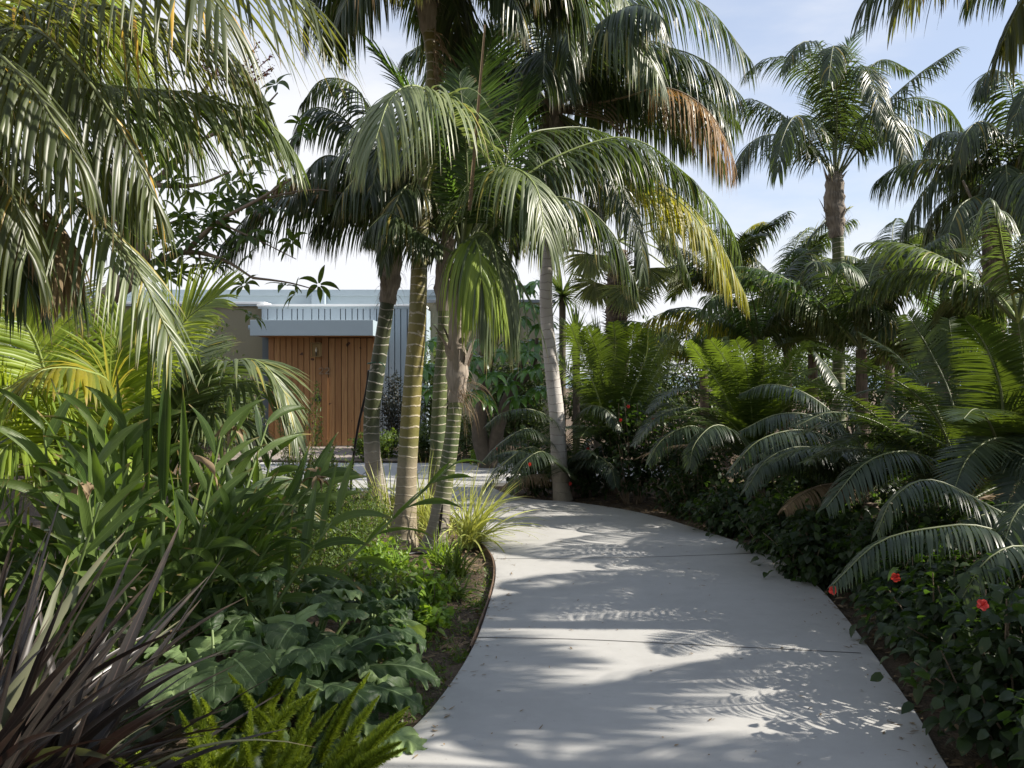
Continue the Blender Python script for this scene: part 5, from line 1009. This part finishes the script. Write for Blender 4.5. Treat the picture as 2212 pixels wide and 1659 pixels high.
# fine leaved shrubs
def shrub(lab, x, y, h, r, n, mat, L=.035, W=.012, name='shrub', group=None, stems=14, prof=pr_lance, stemr=.006, wisp=0, droop=.5):
    t = thing(name, lab, 'shrub', (x, y, 0), group); mb = MB(); ml = MB(); per = n // (stems + wisp)
    for k in range(stems + wisp):
        a_ = rng.random() * 6.28; w = k >= stems; rad = r * (rng.random() ** .6) * (.6 if w else 1); top = h * (rng.uniform(1.15, 1.6) if w else rng.uniform(.6, 1.05) * (1 - .25 * rad / r)); s0 = np.array((x + math.cos(a_) * rad * .3, y + math.sin(a_) * rad * .3, -.05))
        e = np.array((x + math.cos(a_) * rad, y + math.sin(a_) * rad, top)); c, s = spline(np.array([s0, (s0 + e) / 2 + rng.normal(0, .05, 3) * h, e]), 14); tube(mb, c, np.linspace(stemr, stemr * .3, 14), 5, s=s)
        q = rng.uniform(.25, 1, per); O = np.stack([np.interp(q, np.linspace(0, 1, 14), c[:, i_]) for i_ in range(3)], 1); sprd = (.05 if w else .22) * r * 1.2; O = O + rng.normal(0, sprd, (per, 3)) * (1, 1, .8) * (1.15 - q[:, None] * .7); O[:, 2] = np.maximum(O[:, 2], .0)
        D = nrm(rng.normal(0, .8, (per, 3)) + (0, 0, .55)); blades(ml, O, D, np.cross(D, (0, 0, 1.)) + rng.normal(0, .4, (per, 3)), L * rng.uniform(.6, 1.3, per), W * rng.uniform(.7, 1.2, per), prof, 3, droop, .2)
    mb.obj('stems', M['twig'], t); ml.obj('foliage', mat, t); return t
shrub('feathery small leaved shrub left of the island palm trunks', -1.62, 8.0, .62, .5, 9000, M['fine'], .034, .012, wisp=5)
shrub('wispy tall shrub in front of the wooden entrance wall', -2.15, 9.0, .95, .5, 6500, M['fine'], .04, .011, wisp=8)
shrub('fine leaved shrub covering the foot of the leftmost island palm', -1.38, 7.4, .5, .42, 8000, M['fine'], .03, .011, wisp=5)
shrub('low shrub in the middle of the left bed under the ginger leaves', -1.6, 6.6, .55, .5, 7000, M['fine'], .034, .013, wisp=3)
shrub('lime leaved low shrub on the near side of the thickest palm', -1.0, 6.85, .34, .30, 1100, M['lime'], .075, .024, stems=16)
shrub('leafy green plant near the curve of the path edging', -.62, 6.2, .26, .22, 420, M['lime'], .07, .035, stems=12, prof=pr_ovate)
shrub('low leafy plant between the lobed leaves and the bare soil', -.95, 6.1, .32, .28, 800, M['fine'], .06, .026, stems=12, prof=pr_ovate)
shrub('small plant with broad heart shaped leaves beside the bare soil', -.52, 5.55, .18, .16, 220, M['lime'], .065, .045, stems=9, prof=pr_ovate)
shrub('upright dark twiggy shrub against the pale blue siding', X(858, 18.8), 18.8, 1.75, .42, 2600, M['blackleaf'], .06, .035, stems=18, prof=pr_ovate, name='dark_shrub')
shrub('round pale leaved shrub between the first two island palm trunks', X(815, 16.9), 16.9, .62, .5, 2600, M['fine'], .06, .04, prof=pr_ovate, name='round_shrub', group='round shrubs by the paving')
shrub('round glossy shrub behind the gap between the second and third trunks', X(915, 16.9), 16.9, .7, .55, 2600, M['bgleaf'], .06, .04, prof=pr_ovate, name='round_shrub', group='round shrubs by the paving')
shrub('dark shrub left of the umbrella tree trunk beside the paving', X(1010, 16.6), 16.6, .95, .5, 2600, M['bgleaf'], .06, .035, prof=pr_ovate, name='round_shrub', group='round shrubs by the paving')
shrub('tall dark shrub against the olive wall behind the umbrella tree', X(1120, 17.5), 17.5, 2.5, .8, 5200, M['bgleaf'], .10, .05, stems=26, prof=pr_ovate, name='dark_shrub')
shrub('dark shrub between the third trunk and the olive wall corner', X(950, 18), 18, 2.6, .6, 3600, M['bgleaf'], .10, .05, stems=20, prof=pr_ovate, name='dark_shrub')
shrub('dark shrub against the tan wall left of the canopy spout', X(470, 17), 17, 2.6, .9, 5200, M['bgleaf'], .10, .045, stems=26, prof=pr_ovate, name='dark_shrub')
shrub('small lime shrub at the foot of the umbrella tree', X(1050, 16.0), 15.9, .3, .28, 500, M['lime'], .07, .04, prof=pr_ovate, name='round_shrub', group='round shrubs by the paving')

# variegated grasses
def grass(lab, x, y, n, L0, L1, mat, name='variegated_grass', lean=(0, 0), W=.016, group='striped grass clumps in the island', el=(35, 88), dr=(.4, 1.7), cat='grass clump'):
    t = thing(name, lab, cat, (x, y, 0), group); mb = MB(); az = rng.random(n) * 6.28; e = np.radians(rng.uniform(el[0], el[1], n)); D = np.stack((np.cos(az) * np.cos(e) + lean[0], np.sin(az) * np.cos(e) + lean[1], np.sin(e)), 1)
    O = np.stack((x + rng.normal(0, .05, n), y + rng.normal(0, .05, n), np.full(n, -.03)), 1); blades(mb, O, D, np.cross(D, (0, 0, 1.)) + rng.normal(0, .3, (n, 3)), rng.uniform(L0, L1, n), W, pr_grass, 9, rng.uniform(*dr, n), .3, twist=rng.normal(0, .8, n)); mb.obj('blades', mat, t); return t
grass('big clump of yellow striped grass spilling over the path right of the palms', -.42, 8.45, 150, .42, .9, M['varieg'], lean=(.22, -.08), W=.021)
grass('striped grass between the second and third palm trunks', -.92, 9.3, 70, .5, .95, M['varieg'], el=(50, 88))
grass('striped grass between the first and second palm trunks', -1.35, 9.6, 60, .5, .95, M['varieg'], el=(50, 88))
grass('striped grass tuft at the foot of the rightmost slim palm', -.72, 8.75, 60, .35, .7, M['varieg'])
grass('green strap leaved clump on bare soil by the path edging', -.46, 7.2, 80, .20, .36, M['fine'], name='strap_leaf_plant', group='strap leaved clumps near the edging', W=.02, dr=(.8, 2))
grass('second strap leaved clump below the first, touching the edging', -.42, 6.5, 60, .16, .30, M['fine'], name='strap_leaf_plant', group='strap leaved clumps near the edging', W=.02, dr=(.8, 2))
grass('strap leaved tuft at the front of the slim palm base', -.62, 7.7, 60, .18, .34, M['lime'], name='strap_leaf_plant', group='strap leaved clumps near the edging', W=.018, dr=(.8, 2))

# black leaning pole and irrigation hose
mb = MB(); c, s = spline(np.array([P(797, 800, 10.9), P(790, 850, 11), P(774, 920, 11.2), P(762, 1000, 11.4), P(756, 1078, 11.5)]), 30); tube(mb, c, .016, 8); tag(mb.obj('pole', M['black'], loc=c[-1]), 'thin black pole leaning behind the leftmost island palm', 'pole')
mb = MB(); c, s = spline(np.array([G(870, 1196), G(905, 1192), G(950, 1196), G(985, 1188)]) + (0, 0, -.01), 30); tube(mb, c, .011, 8); tag(mb.obj('irrigation_hose', M['black'], loc=c[0]), 'black irrigation hose lying on the bare soil', 'hose')

# ------------------------------------------------------------------ background shrubs closing the view
bgl = [(X(1420, 20), 20, 3.0, 1.2, 'leafy bush with a thin trunk right of the fan palm'), (X(1560, 19), 19, 2.1, 1.6, 'dark background bush left of the brown booted palm'), (X(1700, 20), 20, 2.6, 1.6, 'background bush right behind the fan shaped cycad'),
       (X(1850, 19), 19, 2.4, 1.6, 'background bush below the brown booted palm'), (X(2000, 18), 18, 2.6, 1.5, 'background bush between the two tall right palms'), (X(2150, 17), 17, 2.8, 1.6, 'background bush behind the shaggy edge palm'),
       (X(1330, 18.5), 18.5, 1.6, 1.3, 'low background bush under the fan palm'), (X(60, 14), 14, 3.0, 1.5, 'background bush at the far left edge behind the areca'), (X(330, 15), 15, 2.0, 1.2, 'background bush against the tan wall left of the entrance'), (X(180, 12), 12, 2.2, 1.2, 'leafy bush below the branching tree')]
for x_, y_, h, r, lab in bgl:
    t = thing('background_bush', lab, 'bush', (x_, y_, 0), 'bushes closing the view behind the beds'); mb = MB()
    for k in range(5): 
        a_ = rng.random() * 6.28; c, s = spline(np.array([(x_, y_, -.1), (x_ + math.cos(a_) * r * .3, y_ + math.sin(a_) * r * .3, h * .5), (x_ + math.cos(a_) * r * .6, y_ + math.sin(a_) * r * .6, h * .85)]), 10); tube(mb, c, np.linspace(.04, .012, 10), 6, s=s)
    mb.obj('trunk', M['bark2'], t); mb = MB()
    for k in range(9):
        a_ = rng.random() * 6.28; q = rng.random() ** .5 * .7; leafcloud(mb, (x_ + math.cos(a_) * r * q, y_ + math.sin(a_) * r * q, h * rng.uniform(.3, .82)), 420, (r * .5, r * .5, h * .26), .13, .05, prof=pr_lance, droop=1.0)
    mb.obj('crown', M['bgleaf'], t)

# ground litter and seedlings
mb = MB(); n = 620; yy = rng.uniform(3.2, 11, n); li = np.interp(yy, [p[1] for p in LE[:12]], [p[0] for p in LE[:12]]); ri = np.interp(yy, [p[1] for p in RE[:12]], [p[0] for p in RE[:12]]); q = rng.random(n); q = np.where(rng.random(n) < .7, np.where(q < .5, q ** 2 * .3, 1 - (1 - q) ** 2 * .3), q); xx = li + (ri - li) * q
D = nrm(rng.normal(0, 1, (n, 3)) * (1, 1, .06)); blades(mb, np.stack((xx, yy, np.full(n, .004)), 1), D, np.cross(D, (0, 0, 1.)), rng.uniform(.008, .05, n), rng.uniform(.003, .012, n), pr_lance, 4, -.15, .3)
tag(mb.obj('fallen_bits', M['dead']), 'small dry leaf bits and grit scattered on the concrete path', 'litter', kind='stuff')
mb = MB(); n = 9000; xx = rng.uniform(-2.4, 3.4, n); yy = rng.uniform(2.8, 12.5, n)
li = np.interp(yy, [p[1] for p in LE[:12]], [p[0] for p in LE[:12]]); ri = np.interp(yy, [p[1] for p in RE[:12]], [p[0] for p in RE[:12]]); k = (xx < li - .02) | (xx > ri + .02)
O = np.stack((xx[k], yy[k], np.full(k.sum(), -.03)), 1); n = len(O); D = nrm(rng.normal(0, 1, (n, 3)) * (1, 1, .15)); blades(mb, O, D, np.cross(D, (0, 0, 1.)) + rng.normal(0, .25, (n, 3)), rng.uniform(.02, .09, n), rng.uniform(.008, .03, n), pr_lance, 3, .2, .3)
tag(mb.obj('leaf_litter', M['dead']), 'dry leaf litter scattered over the mulch', 'litter', kind='stuff')
mb = MB(); n = 7000; yy = rng.uniform(3.0, 7.4, n); li = np.interp(yy, [p[1] for p in LE[:12]], [p[0] for p in LE[:12]]); xx = li - .03 - rng.random(n) ** 1.6 * .55
keep = (np.sin(xx * 17) * np.cos(yy * 11) + rng.normal(0, .5, n)) > .1; O = np.stack((xx, yy, np.full(n, -.035)), 1)[keep]; n = len(O); D = nrm(rng.normal(0, .7, (n, 3)) + (0, 0, .8)); blades(mb, O, D, rng.normal(0, 1, (n, 3)), rng.uniform(.015, .05, n), rng.uniform(.004, .014, n), pr_ovate, 3, .6)
tag(mb.obj('ground_cover', M['fine']), 'low weedy ground cover along the left edge of the path', 'ground cover', kind='stuff')
